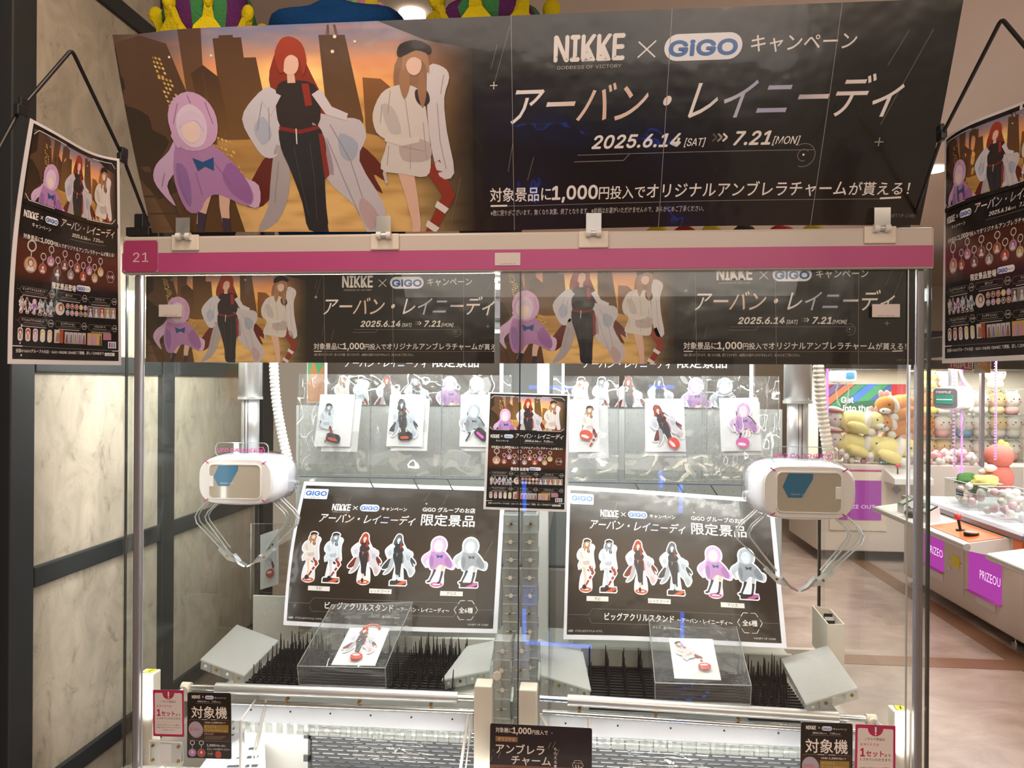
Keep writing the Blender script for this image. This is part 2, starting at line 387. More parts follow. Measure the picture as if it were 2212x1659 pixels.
    def build(s, name, fn, mat, parent=None, strips=0, eps=.00018, thick=.0012, origin=None, local=False, rows=0, **kw):
        """fn(u, v) with u, v in 0..1 gives the point on the sheet; strips cuts everything so that the sheet can bend"""
        v = []; f = []; cols = []
        def nrm(a, b):
            d = 1e-3; return ((fn(a, b + d) - fn(a, b - d)).cross(fn(a + d, b) - fn(a - d, b))).normalized()
        flat = None if (strips or rows) else nrm(.5, .5)
        items = s.it
        for ax, cnt, tot in ((0, strips, s.w), (1, rows, s.h)):
            if cnt:
                out = []
                for p, z in items:
                    lo = min(q[ax] for q in p); hi = max(q[ax] for q in p)
                    i0 = max(0, int(lo / tot * cnt)); i1 = min(cnt - 1, int(hi / tot * cnt - 1e-9))
                    if i0 >= i1: out.append((p, z)); continue
                    for i in range(i0, i1 + 1):
                        q = p
                        if i > i0: q = cut(q, ax, i * tot / cnt, False)
                        if q and i < i1: q = cut(q, ax, (i + 1) * tot / cnt, True)
                        if len(q) > 2: out.append((q, z))
                items = out
        cache = {}
        def at(x, y):
            k = (round(x, 3), round(y, 3))
            if k not in cache:
                a, b = x / s.w, y / s.h; cache[k] = (fn(a, b), flat or nrm(min(.999, max(.001, a)), min(.999, max(.001, b))))
            return cache[k]
        for p, z in items:
            b0 = len(v)
            for q in p:
                P, n_ = at(q[0], q[1]); v.append(P + n_ * (eps * z)); cols.append((q[2], q[3], q[4], 1))
            f.append(tuple(range(b0, len(v))))
        n1 = max(1, strips); n2 = max(1, rows)                      # the sheet's back and rim
        b0 = len(v)
        for j in range(n2 + 1):
            for i in range(n1 + 1):
                P, n_ = at(s.w * i / n1, s.h * j / n2); v.append(P - n_ * thick); v.append(P - n_ * eps)
        idx = lambda i, j, k: b0 + (j * (n1 + 1) + i) * 2 + k
        bf = []
        for j in range(n2):
            for i in range(n1): bf.append((idx(i, j, 0), idx(i, j + 1, 0), idx(i + 1, j + 1, 0), idx(i + 1, j, 0)))
        for i in range(n1): bf.append((idx(i, 0, 0), idx(i + 1, 0, 0), idx(i + 1, 0, 1), idx(i, 0, 1))); bf.append((idx(i, n2, 0), idx(i, n2, 1), idx(i + 1, n2, 1), idx(i + 1, n2, 0)))
        for j in range(n2): bf.append((idx(0, j, 0), idx(0, j, 1), idx(0, j + 1, 1), idx(0, j + 1, 0))); bf.append((idx(n1, j, 0), idx(n1, j + 1, 0), idx(n1, j + 1, 1), idx(n1, j, 1)))
        f += bf
        nf = sum(len(g) for g in bf)
        if parent is None: org = sum((fn(a, 1) for a in (0, 1)), Vector((0, 0, 0))) / 2 if origin is None else Vector(origin)
        else: org = Vector((0, 0, 0)) if local else wpos(parent)
        me = bpy.data.meshes.new(name); me.from_pydata([tuple(q - org) for q in v], [], f)
        at_ = me.color_attributes.new('Col', 'FLOAT_COLOR', 'CORNER')
        flatc = []
        for p, z in items:
            for q in p: flatc += [q[2], q[3], q[4], 1]
        flatc += [.62, .6, .58, 1] * nf
        at_.data.foreach_set('color', flatc); me.materials.append(mat); me.update()
        o = bpy.data.objects.new(name, me); COL.objects.link(o)
        if parent is None: o.location = org
        else: o.parent = parent
        return tag(o, **kw)
def quad(a, b, c, d):
    """sheet over four corners: top left, top right, bottom right, bottom left"""
    a, b, c, d = map(Vector, (a, b, c, d))
    return lambda u, v: (a * (1 - u) + b * u) * (1 - v) + (d * (1 - u) + c * u) * v
# ---------------------------------------------------------------- designs of the printed sheets
def gray(c, k=1.0):
    if isinstance(c, str): c = tuple(int(c[i:i + 2], 16) for i in (0, 2, 4))
    l = (.3 * c[0] + .59 * c[1] + .11 * c[2]) * k; return (min(255, l * .96), min(255, l), min(255, l * 1.05))
def figure(kind, mono=False, rim=0, full=False):
    """a plain faceless person in rainwear, coordinates of the large sunset picture"""
    p = Pr(100, 100); g = (lambda c: gray(c)) if mono else (lambda c: c)
    def S(pts, col, z, sm=True, keep=False):
        q = smooth(pts, 3) if sm else pts
        p.poly(q, col if keep else g(col), z)
        if rim: p.poly(grow(q, rim), (240, 240, 246), .6)
    def limb(pts, ws, col, z, keep=False):
        l = []; r = []
        for i, a in enumerate(pts):
            b = pts[min(i + 1, len(pts) - 1)]; c = pts[max(i - 1, 0)]; dx, dy = b[0] - c[0], b[1] - c[1]; n = math.hypot(dx, dy)
            l.append((a[0] - dy / n * ws[i], a[1] + dx / n * ws[i])); r.append((a[0] + dy / n * ws[i], a[1] - dx / n * ws[i]))
        S(l + r[::-1], col, z, False, keep)
    skin = (226, 186, 166)
    if kind == 1:
        S([(128, 225), (92, 270), (52, 300), (38, 335), (58, 372), (82, 395), (70, 350), (98, 318), (130, 290), (150, 250)], (206, 176, 212), 2)
        S([(176, 250), (230, 285), (262, 330), (298, 352), (290, 400), (255, 392), (215, 350), (170, 310)], (214, 182, 214), 2)
        limb([(172, 352), (150, 400), (134, 440)], [15, 12, 8], skin, 2); limb([(214, 360), (205, 400), (202, 440)], [15, 12, 9], skin, 2)
        limb([(146, 412), (134, 450), (112, 500)], [11, 8, 7], (60, 52, 70), 3); limb([(204, 425), (201, 455), (190, 510)], [10, 9, 8], (64, 54, 72), 3)
        S([(110, 500), (120, 508), (98, 520), (84, 512)], (50, 44, 60), 4); S([(184, 505), (198, 508), (182, 528), (168, 520)], (50, 44, 60), 4)
        S([(122, 250), (100, 290), (92, 345), (108, 405), (140, 410), (165, 380), (200, 372), (262, 398), (282, 372), (262, 325), (232, 285), (190, 255)], (178, 132, 182), 3)
        S([(240, 300), (275, 350), (272, 392), (232, 370), (214, 330)], (158, 108, 168), 4); S([(104, 300), (100, 350), (118, 398), (130, 360), (126, 310)], (150, 112, 172), 4)
        S([(150, 258), (140, 300), (150, 350), (200, 362), (214, 320), (196, 270)], (96, 74, 110), 2.5)
        S([(148, 288), (172, 298), (200, 288), (196, 318), (176, 308), (156, 318)], (38, 84, 138), 5, False)
        S([(162, 140), (120, 160), (104, 205), (122, 262), (170, 272), (212, 250), (222, 200), (202, 158)], (208, 168, 206), 4)
        S([(160, 168), (128, 190), (124, 235), (150, 264), (182, 258), (196, 222), (188, 186)], (226, 206, 228), 5)
        for l_ in (((110, 300), (106, 350), (116, 390)), ((150, 320), (156, 372)), ((200, 300), (232, 350)), ((70, 320), (56, 350)), ((134, 165), (116, 210)), ((200, 165), (212, 215)), ((160, 148), (166, 166))): p.line(l_, 1.6, g((146, 104, 158)), 5.6)
        p.ell(156, 228, 22, 27, g((240, 214, 206)), 6); S([(128, 220), (140, 192), (164, 184), (190, 200), (188, 230), (176, 208), (158, 206), (138, 214)], (222, 200, 228), 7)
        limb([(124, 262), (112, 236), (118, 222)], [9, 8, 6], (206, 170, 208), 5)
    if kind == 2:
        S([(372, 60), (352, 120), (372, 180), (430, 170), (470, 215), (512, 236), (530, 215), (500, 205), (470, 160), (440, 90), (425, 40), (392, 28)], (140, 54, 38), 2)
        S([(470, 240), (540, 262), (590, 310), (598, 345), (570, 330), (588, 372), (548, 350), (520, 380), (480, 330)], (104, 44, 34), 2)
        S([(330, 285), (290, 330), (262, 372), (258, 398), (300, 398), (345, 350), (370, 300)], (104, 42, 34), 2)
        S([(352, 135), (312, 160), (280, 205), (300, 262), (322, 290), (352, 284), (372, 225), (378, 170)], (206, 204, 214), 3)
        S([(352, 262), (330, 330), (312, 400), (278, 455), (330, 432), (366, 372), (376, 300)], (176, 168, 172), 3)
        S([(446, 196), (500, 205), (548, 212), (560, 250), (540, 300), (588, 392), (586, 430), (552, 470), (520, 400), (470, 352), (440, 290), (432, 230)], (202, 196, 204), 3)
        S([(500, 240), (540, 262), (524, 300), (498, 286)], (168, 176, 194), 4); S([(540, 380), (575, 420), (552, 455), (530, 410)], (196, 170, 172), 4); S([(330, 200), (345, 240), (320, 262), (304, 226)], (180, 186, 206), 4)
        S([(440, 215), (470, 260), (478, 330), (452, 300)], (168, 148, 160), 4)
        S([(372, 130), (404, 122), (452, 132), (462, 175), (452, 222), (402, 232), (366, 222), (362, 170)], (54, 44, 44), 4)
        S([(424, 130), (440, 130), (444, 178), (428, 180)], (150, 52, 44), 5, False, True)
        limb([(366, 150), (345, 190), (336, 158)], [11, 9, 7], (206, 204, 214), 5); limb([(455, 148), (480, 190), (520, 205)], [12, 11, 8], (214, 208, 216), 5)
        S([(366, 222), (410, 230), (452, 222), (466, 270), (456, 340), (452, 400), (448, 450), (404, 452), (396, 390), (378, 320), (362, 270)], (48, 46, 50), 5)
        S([(364, 222), (410, 231), (453, 222), (454, 230), (410, 240), (363, 231)], (132, 44, 40), 6, False); S([(452, 240), (462, 240), (468, 330), (456, 340)], (140, 50, 44), 6, False)
        limb([(402, 228), (400, 262)], [1.6, 1.4], (220, 214, 210), 7)
        limb([(420, 448), (424, 490), (420, 520)], [12, 8, 7], skin, 4); S([(410, 510), (430, 510), (432, 545), (412, 548)], (60, 40, 38), 5); limb([(440, 440), (446, 480)], [10, 8], (60, 50, 50), 4)
        for l_ in (((330, 170), (312, 230)), ((345, 180), (338, 250)), ((480, 220), (520, 300), (540, 380)), ((470, 250), (500, 340), (530, 420)), ((352, 300), (330, 390)), ((392, 270), (398, 330), (408, 420)), ((430, 260), (432, 340), (426, 430))): p.line(l_, 1.6, g((150, 146, 158)) if l_[0][0] not in (392, 430) else g((76, 72, 78)), 5.8)
        p.ell(402, 84, 20, 27, g((230, 190, 172)), 6); limb([(402, 105), (402, 128)], [8, 9], skin, 5)
        S([(376, 100), (370, 66), (384, 36), (406, 26), (432, 42), (440, 80), (430, 112), (424, 80), (408, 66), (392, 76), (386, 104)], (160, 62, 42), 7)
    if kind == 3:
        S([(640, 80), (628, 130), (636, 165), (660, 200), (690, 190), (706, 150), (712, 100), (690, 60)], (150, 112, 84), 2)
        limb([(640, 300), (656, 380), (664, 440), (654, 510)], [20, 14, 10, 8], skin, 2)
        limb([(706, 310), (742, 378), (700, 450), (672, 500)], [20, 15, 11, 9], (146, 56, 38), 3, mono)
        for (a, b) in (((728, 398), (720, 410)), ((704, 440), (696, 452))): limb([a, b], [16, 14], (226, 220, 216), 4)
        S([(640, 500), (668, 500), (676, 530), (650, 544), (632, 530)], (40, 36, 38), 4)
        S([(706, 100), (738, 104), (750, 126), (738, 170), (742, 240), (756, 330), (722, 336), (704, 260), (700, 170)], (214, 208, 212), 3)
        S([(632, 140), (600, 156), (578, 200), (584, 240), (606, 262), (588, 318), (640, 330), (692, 336), (704, 300), (700, 220), (690, 160), (664, 140)], (216, 208, 204), 4)
        S([(676, 150), (700, 152), (706, 176), (690, 186), (676, 172)], (60, 50, 50), 5); S([(640, 255), (700, 262), (700, 300), (640, 300)], (190, 176, 172), 5); S([(600, 180), (626, 190), (640, 240), (612, 236)], (196, 188, 184), 5)
        limb([(604, 250), (640, 262), (680, 256)], [9, 8, 6], (220, 212, 208), 6); limb([(610, 262), (596, 330), (600, 350)], [4, 4, 3], (200, 190, 184), 3)
        S([(650, 92), (640, 130), (650, 170), (664, 140), (662, 104)], (166, 124, 92), 5.6); S([(690, 110), (700, 150), (690, 190), (680, 150)], (160, 118, 88), 5.6)
        for l_ in (((600, 180), (594, 220)), ((620, 150), (612, 200)), ((652, 170), (660, 250), (656, 320)), ((690, 220), (694, 300)), ((610, 268), (604, 310)), ((722, 180), (726, 260), (738, 320)), ((738, 120), (730, 160)), ((640, 270), (690, 282))): p.line(l_, 1.5, g((166, 156, 152)), 5.5)
        p.ell(674, 96, 17, 23, g((232, 196, 178)), 6); S([(648, 92), (656, 62), (684, 56), (704, 78), (706, 116), (694, 92), (676, 80), (660, 88), (652, 112)], (172, 130, 98), 7)
        S([(638, 74), (646, 52), (680, 44), (710, 58), (708, 74), (680, 66), (650, 78)], (44, 36, 36), 8)
    return p
def mixc(a, b, t): t = max(0, min(1, t)); return tuple(a[i] + (b[i] - a[i]) * t for i in range(3))
def sky(x, y):
    v = y / 457
    st = [(0, (104, 110, 140)), (.08, (134, 120, 128)), (.18, (204, 142, 102)), (.30, (222, 160, 92)), (.45, (196, 150, 84)), (.65, (156, 120, 70)), (.8, (196, 160, 98)), (1, (204, 168, 112))]
    for (a, ca), (b, cb) in zip(st, st[1:]):
        if v <= b: c = mixc(ca, cb, (v - a) / (b - a)); break
    d = math.hypot((x - 410) / 150, (y - 118) / 60); c = mixc((255, 226, 140), c, d)
    d = math.hypot((x - 430) / 260, (y - 400) / 80); c = mixc((232, 190, 120), c, .35 + d * .65)
    n = noise.noise(Vector((x / 90, y / 14, 0))); c = mixc(c, (206, 126, 92) if y < 140 else (120, 84, 44), max(0, n) * .7)
    if x < 230: c = mixc(c, (70, 50, 36), (230 - x) / 260)
    dark = (40, 34, 28)
    c = mixc(tuple(min(255, k * 1.13) for k in c), dark, (x - 640) / 170)
    return c
def art():
    p = Pr(800, 457)
    p.grid(0, 0, 830, 457, 83, 46, sky, 0)
    fog = (120, 86, 48)
    def bl(pts, top, bot=fog, z=1):
        ys = [q[1] for q in pts]; a, b = min(ys), max(ys)
        p.poly(pts, top, z, [mixc(top, bot, (q[1] - a) / (b - a)) for q in pts])
    bl([(158, 0), (212, 0), (204, 100), (214, 260), (160, 260)], (86, 62, 50)); bl([(236, 24), (250, 24), (250, 18), (282, 18), (282, 24), (300, 24), (301, 69), (328, 69), (346, 250), (236, 250)], (84, 58, 42))
    bl([(470, 25), (527, 27), (556, 210), (540, 330), (478, 300)], (88, 64, 48)); bl([(486, 25), (490, 4), (494, 4), (494, 25)], (84, 66, 58)); bl([(506, 25), (503, 4), (508, 4), (512, 25)], (84, 66, 58))
    bl([(0, 20), (63, 3), (127, 29), (150, 110), (226, 350), (246, 457), (60, 457), (0, 300)], (84, 60, 46), (96, 68, 40), 1.2)
    bl([(176, 100), (206, 82), (238, 110), (250, 250), (188, 250)], (72, 50, 38), fog, 1.1); bl([(560, 120), (600, 124), (640, 160), (640, 260), (560, 240)], (140, 92, 50), fog)
    bl([(0, 30), (32, 20), (40, 110), (0, 140)], (46, 34, 28), (50, 38, 28), 1.4); bl([(18, 160), (70, 200), (96, 250), (60, 300), (100, 360), (40, 380), (0, 330), (0, 160)], (50, 38, 26), (70, 50, 30), 1.5)
    bl([(600, 0), (700, 44), (800, 66), (830, 70), (830, 0)], (44, 38, 36), (40, 34, 28), 1.6)
    for (x, y, n, m, s) in ((84, 52, 3, 5, .30), (94, 100, 4, 9, .30), (112, 200, 5, 8, .30), (196, 236, 6, 12, .26)):
        for j in range(m):
            for i in range(n):
                if rnd.random() < .66:
                    X = x + i * 9 + j * 9 * s; Y = y + j * 11 + i * 3.2
                    p.poly([(X, Y), (X + 5.5, Y + 1.6), (X + 7, Y + 7.5), (X + 1.6, Y + 6)], mixc((196, 156, 74), (236, 206, 120), rnd.random()), 1.8)
    p.line([(0, 372), (66, 372), (76, 384), (92, 457)], 4, (70, 56, 46), 1.9); p.line([(0, 412), (80, 412)], 3, (74, 58, 46), 1.9)
    for q, zz in ((2, 0), (1, 9), (3, 9)): p.place(figure(q), 0, 0, 1, z=zz)
    for (x, y, r) in ((130, 60, 3), (228, 62, 3), (505, 30, 4), (498, 62, 4), (548, 42, 3)): p.ell(x, y, r, r, (236, 220, 200), 3, 10)
    return p
def pearl(x, y):
    t = .5 + .5 * math.sin(x * .017 + y * .01); u = .5 + .5 * math.sin(x * .009 + 1.3)
    return mixc(mixc((242, 236, 234), (226, 188, 166), t * .8), (150, 168, 214), max(0, u - .72) * 2.6)
WH = (238, 232, 228)
def logo(p, x, y, k, z=2, col=WH, tag_=True):
    """wordmark 146 wide and 60 high at scale k, then the smaller line"""
    p.text('NIKKE', x, x + 145 * k, y + 60 * k, 82 * k, col, z, bold=.026, res=2)
    for a in range(14): xx = x + (4 + a * 10.2) * k; p.rect(xx, y + (50 + (a * 7) % 9) * k, xx + 3 * k, y + (51.5 + (a * 7) % 9) * k, (60, 52, 48), z + 1)
    if tag_: p.text('GODDESS OF VICTORY', x + 6 * k, x + 142 * k, y + 77 * k, 11 * k, (190, 184, 180), z, res=1)
def pill(p, x, y, w, h, z=2):
    p.rr(x, y, x + w, y + h, h / 2, (240, 240, 246), z); p.text('GiGO', x + w * .07, x + w * .93, y + h * .80, h * .82, (36, 98, 172), z + 1, bold=.05, res=3)
def heading(p, ox, oy, k, z=2, small=False):
    """wordmark x wordmark, campaign, title, dates: coordinates of the large banner shifted and scaled"""
    T = lambda x, y: (ox + x * k, oy + y * k)
    a = T(975, 40); logo(p, a[0], a[1], k, z)
    p.line([T(1150, 65), T(1186, 98)], 3 * k, WH, z); p.line([T(1186, 64), T(1150, 98)], 3 * k, WH, z)
    a = T(1204, 52); pill(p, a[0], a[1], 160 * k, 56 * k, z)
    p.text('キャンペーン', T(1382, 0)[0], T(1592, 0)[0], T(0, 92)[1], 40 * k, WH, z, bold=.008)
    title(p, ox, oy, k, z); dates(p, ox, oy, k, z)
def title(p, ox, oy, k, z=2):
    f = lambda x, y: pearl((x - ox) / k, (y - oy) / k)
    p.text('アーバン・レイニーディ', ox + 883 * k, ox + 1699 * k, oy + 226 * k, 94 * k, WH, z, bold=.006, shear=.32, res=3, grad=f)
def dates(p, ox, oy, k, z=2):
    X = lambda x: ox + x * k; Y = lambda y: oy + y * k
    for s, a, b, h, bo in (('2025.6.14', 1063, 1254, 41, .03), ('[SAT]', 1262, 1308, 24, .01), ('7.21', 1368, 1444, 42, .03), ('[MON]', 1449, 1507, 24, .01)):
        p.text(s, X(a), X(b), Y(286), h * k, WH, z, bold=bo, shear=.25, res=2)
    for i, c in enumerate(((90, 84, 80), (160, 154, 150), WH)): x = 1322 + i * 11; p.line([(X(x), Y(262)), (X(x + 9), Y(270)), (X(x), Y(278))], 4 * k, c, z)
    g = (126, 116, 110); p.line([(X(1032), Y(299)), (X(1540), Y(299))], 1.6 * k, g, z); p.line([(X(1025), Y(313)), (X(1134), Y(313)), (X(1146), Y(300))], 1.8 * k, g, z)
    p.arc(X(1518), Y(310), 12 * k, 1.6 * k, g, z, 1.2, 5.6); p.arc(X(1518), Y(310), 24 * k, 1.6 * k, g, z, -2.2, 1.9); p.ell(X(1518), Y(309), 2.4 * k, 2.4 * k, WH, z, 8)
def offer(p, ox, oy, k, z=2, note=True, rule=True):
    X = lambda x: ox + x * k; Y = lambda y: oy + y * k
    for s, a, b, h, bo in (('対象景品に', 837, 976, 33, .012), ('1,000', 979, 1080, 43, .03), ('円投入で', 1084, 1186, 30, .01), ('オリジナルアンブレラチャーム', 1190, 1619, 34, .012), ('が貰える！', 1624, 1745, 30, .01)):
        p.text(s, X(a), X(b), Y(392), h * k, WH, z, bold=bo)
    if rule:
        p.line([(X(838), Y(403)), (X(876), Y(403))], 4 * k, WH, z); p.line([(X(1690), Y(401)), (X(1732), Y(399))], 4 * k, WH, z); p.line([(X(876), Y(404)), (X(1690), Y(402))], 1 * k, (150, 140, 134), z)
    if note:
        p.text('※数に限りがございます。無くなり次第、終了となります。※絵柄はお選びいただけませんので、あらかじめご了承ください。', X(838), X(1319), Y(424), 14 * k, (200, 194, 190), z, res=1)
        p.text('©SHIFT UP CORP.', X(1706), X(1769), Y(441), 11 * k, (130, 120, 112), z, res=1)
def spark(p, x, y, r, c, z=2): p.line([(x - r, y), (x + r, y)], r * .22, c, z); p.line([(x, y - r), (x, y + r)], r * .22, c, z)
DK = (34, 29, 26)
def banner():
    p = Pr(1780, 457); A = art(); p.place(A, 0, 0, 1, clip=(0, 0, 830, 457))
    p.grid(800, 0, 1780, 457, 24, 12, lambda x, y: mixc(mixc((40, 34, 28), (30, 27, 25), (x - 800) / 300), (46, 33, 24), max(0, y - 250) / 260), 1.95)
    heading(p, 0, 0, 1, 3); offer(p, 0, 0, 1, 3)
    g = (120, 112, 104)
    for a in (((880, 20), (845, 150)), ((853, 60), (840, 110)), ((1735, 60), (1665, 250)), ((1690, 60), (1660, 130)), ((888, 270), (878, 330)), ((935, 300), (922, 350)), ((770, 340), (745, 440)), ((720, 300), (710, 350))): p.line(a, 1.2, g, 3)
    spark(p, 846, 146, 8, WH, 3); spark(p, 1668, 285, 9, (170, 160, 150), 3)
    for x0, x1 in ((882, 893), (1214, 1222), (1553, 1555)): p.line([(x0, 0), (x1, 457)], 1.3, (150, 142, 134), 4)
    return p
def stand(kind, mono):
    """a printed acrylic stand with its white rim and foot, 150 high, centred on x = 0"""
    p = Pr(100, 150); f = figure(kind, mono, rim=11)
    k = {1: .32, 2: .26, 3: .265}[kind]; cx = {1: 165, 2: 432, 3: 668}[kind]; top = {1: 140, 2: 26, 3: 44}[kind]
    foot = (196, 92, 60) if kind != 1 else (196, 96, 160)
    h = 132
    if mono:
        p.poly([(-17, h + 3), (-12, 92), (12, 92), (17, h + 3)], (220, 222, 230), 0.3); p.poly([(-24, h), (-20, h - 5), (24, h - 5), (26, h + 8), (22, h + 13), (-24, h + 13)], (232, 232, 238), .8)
        p.poly([(-21, h + 1), (-18, h - 2), (22, h - 2), (23, h + 7), (20, h + 10), (-21, h + 10)], (50, 42, 42), 1.2); p.poly([(-8, h + 10), (10, h - 1), (23, h - 1), (23, h + 3), (8, h + 10)], foot, 1.4)
    else:
        p.poly(smooth([(-19, h), (-12, 92), (12, 92), (19, h), (12, h + 11), (0, h + 14), (-12, h + 11)], 3), (220, 222, 230), .3)
        p.ell(0, h + 4, 18, 9, (232, 226, 228), .8); p.ell(0, h + 5, 16, 6, foot, 1.2); p.rect(-9, h + 3.4, 9, h + 6.4, (236, 220, 214), 1.4)
    dy = h + 4 - (530 if kind == 1 else 540) * k
    p.place(f, -cx * k, dy, k)
    return p
def prize_poster(cut_=False):
    W, H = 594, 420; p = Pr(W, H)
    p.rect(0, 0, W, H, (226, 226, 234), 0)
    p.grid(9, 12, 582, 408, 12, 8, lambda x, y: mixc((38, 33, 29), (52, 39, 29), 1 - abs(y - 200) / 200), 1)
    p.rr(10, 22, 79, 53, 3, (232, 234, 242), 2); p.text('GiGO', 14.5, 75, 42.5, 20.5, (40, 100, 172), 3, bold=.05, res=3); p.text('PRIZE', 32, 57, 50.4, 6.5, (70, 90, 140), 3, bold=.02)
    k = .3355
    def T(fn, ox, oy): fn(p, ox, oy, k, 2)
    logo(p, 100.5, 64, .36, 2); p.line([(161, 71), (174, 82)], 1.6, WH, 2); p.line([(174, 71), (161, 82)], 1.6, WH, 2)
    pill(p, 181, 65, 56, 20.5, 2); p.text('キャンペーン', 244, 317, 81, 12.5, WH, 2, bold=.008)
    p.text('アーバン・レイニーディ', 69, 345, 121, 31, WH, 2, bold=.008, shear=.32, res=3, grad=lambda x, y: pearl(x * 2.9 + 680, y))
    p.text('GiGO グループのお店', 362, 512, 80, 16, WH, 2, bold=.015); p.text('限定景品', 362, 513, 119, 37, WH, 2, bold=.015, res=3)
    for kd, mono, cx, top in ((3, False, 60, 154), (3, True, 124, 154), (2, False, 217, 145), (2, True, 313, 145), (1, False, 420, 168), (1, True, 508, 167)):
        bot = 300; f = stand(kd, mono); kk = (bot - top) / (146 - {1: 21, 2: 4, 3: 8}[kd]); kk = 1.04 if kd != 1 else 1.08
        p.place(f, cx, bot - 146 * kk, kk, z=2)
    for cx, s in ((94, 'ラピ'), (267, 'レッドフード'), (463, 'アリス')):
        p.rect(cx - 31, 308, cx + 31, 321, (226, 222, 218), 2); n = len(s) * 4.4; p.text(s, cx - n, cx + n, 318, 9.5, (60, 50, 46), 3, bold=.01)
    g = (128, 118, 110)
    p.line([(9, 357), (71, 357), (81, 341), (484, 339)], .7, g, 2); p.line([(71, 364), (78, 378), (472, 378), (480, 368)], .7, g, 2); p.line([(540, 357), (580, 357)], .7, g, 2)
    p.text('ビッグアクリルスタンド', 115, 306, 368, 21, WH, 2, bold=.02); p.text('～アーバン・レイニーディ～', 314, 460, 367, 13.5, WH, 2, bold=.012)
    hx = [(537, 358), (521, 333), (489, 333), (473, 359), (489, 385), (521, 385), (537, 358)]
    for a, b in zip(hx, hx[1:]): m = ((a[0] + b[0]) / 2, (a[1] + b[1]) / 2); p.line([a, mix2(a, b, .38)], 1.4, WH, 2); p.line([mix2(a, b, .62), b], 1.4, WH, 2); p.line([a, b], .5, g, 2)
    p.text('全6種', 486, 524, 366, 17, WH, 2, bold=.015); p.text('サイズ：最大約H143mm', 248, 325, 387, 8, (214, 208, 204), 2, res=1, bold=.01)
    p.text('※画像・イラストはすべてイメージです。', 12.5, 110, 401, 7, (214, 208, 204), 2, res=1, bold=.01); p.text('©SHIFT UP CORP.', 512, 570, 400.5, 7, (200, 194, 190), 2, res=1, bold=.01)
    for a in (((378, 20), (362, 52)), ((430, 28), (418, 60)), ((568, 160), (524, 262)), ((150, 40), (140, 76))): p.line(a, .5, g, 2)
    spark(p, 371, 57, 3.4, WH, 2)
    return p
def mix2(a, b, t): return (a[0] + (b[0] - a[0]) * t, a[1] + (b[1] - a[1]) * t)
def charm(p, x, y, k, col, z=3):
    p.arc(x, y, 5.2 * k, 1.5 * k, (206, 200, 200), z, n=14); p.line([(x, y + 5 * k), (x, y + 11 * k)], 1.3 * k, (190, 186, 186), z)
    p.ell(x, y + 19 * k, 8.6 * k, 8.6 * k, (150, 110, 96), z, 16); p.ell(x, y + 19 * k, 7.4 * k, 7.4 * k, col, z + 1, 16)
    p.ell(x, y + 17.5 * k, 2.7 * k, 3.2 * k, (226, 196, 180), z + 3, 8); p.ell(x, y + 17 * k, 4 * k, 4.4 * k, mixc(col, (60, 40, 40), .6), z + 2, 8); p.poly([(x - 5 * k, y + 25 * k), (x - 3 * k, y + 20 * k), (x + 3 * k, y + 20 * k), (x + 5 * k, y + 25 * k)], (214, 208, 210), z + 2)
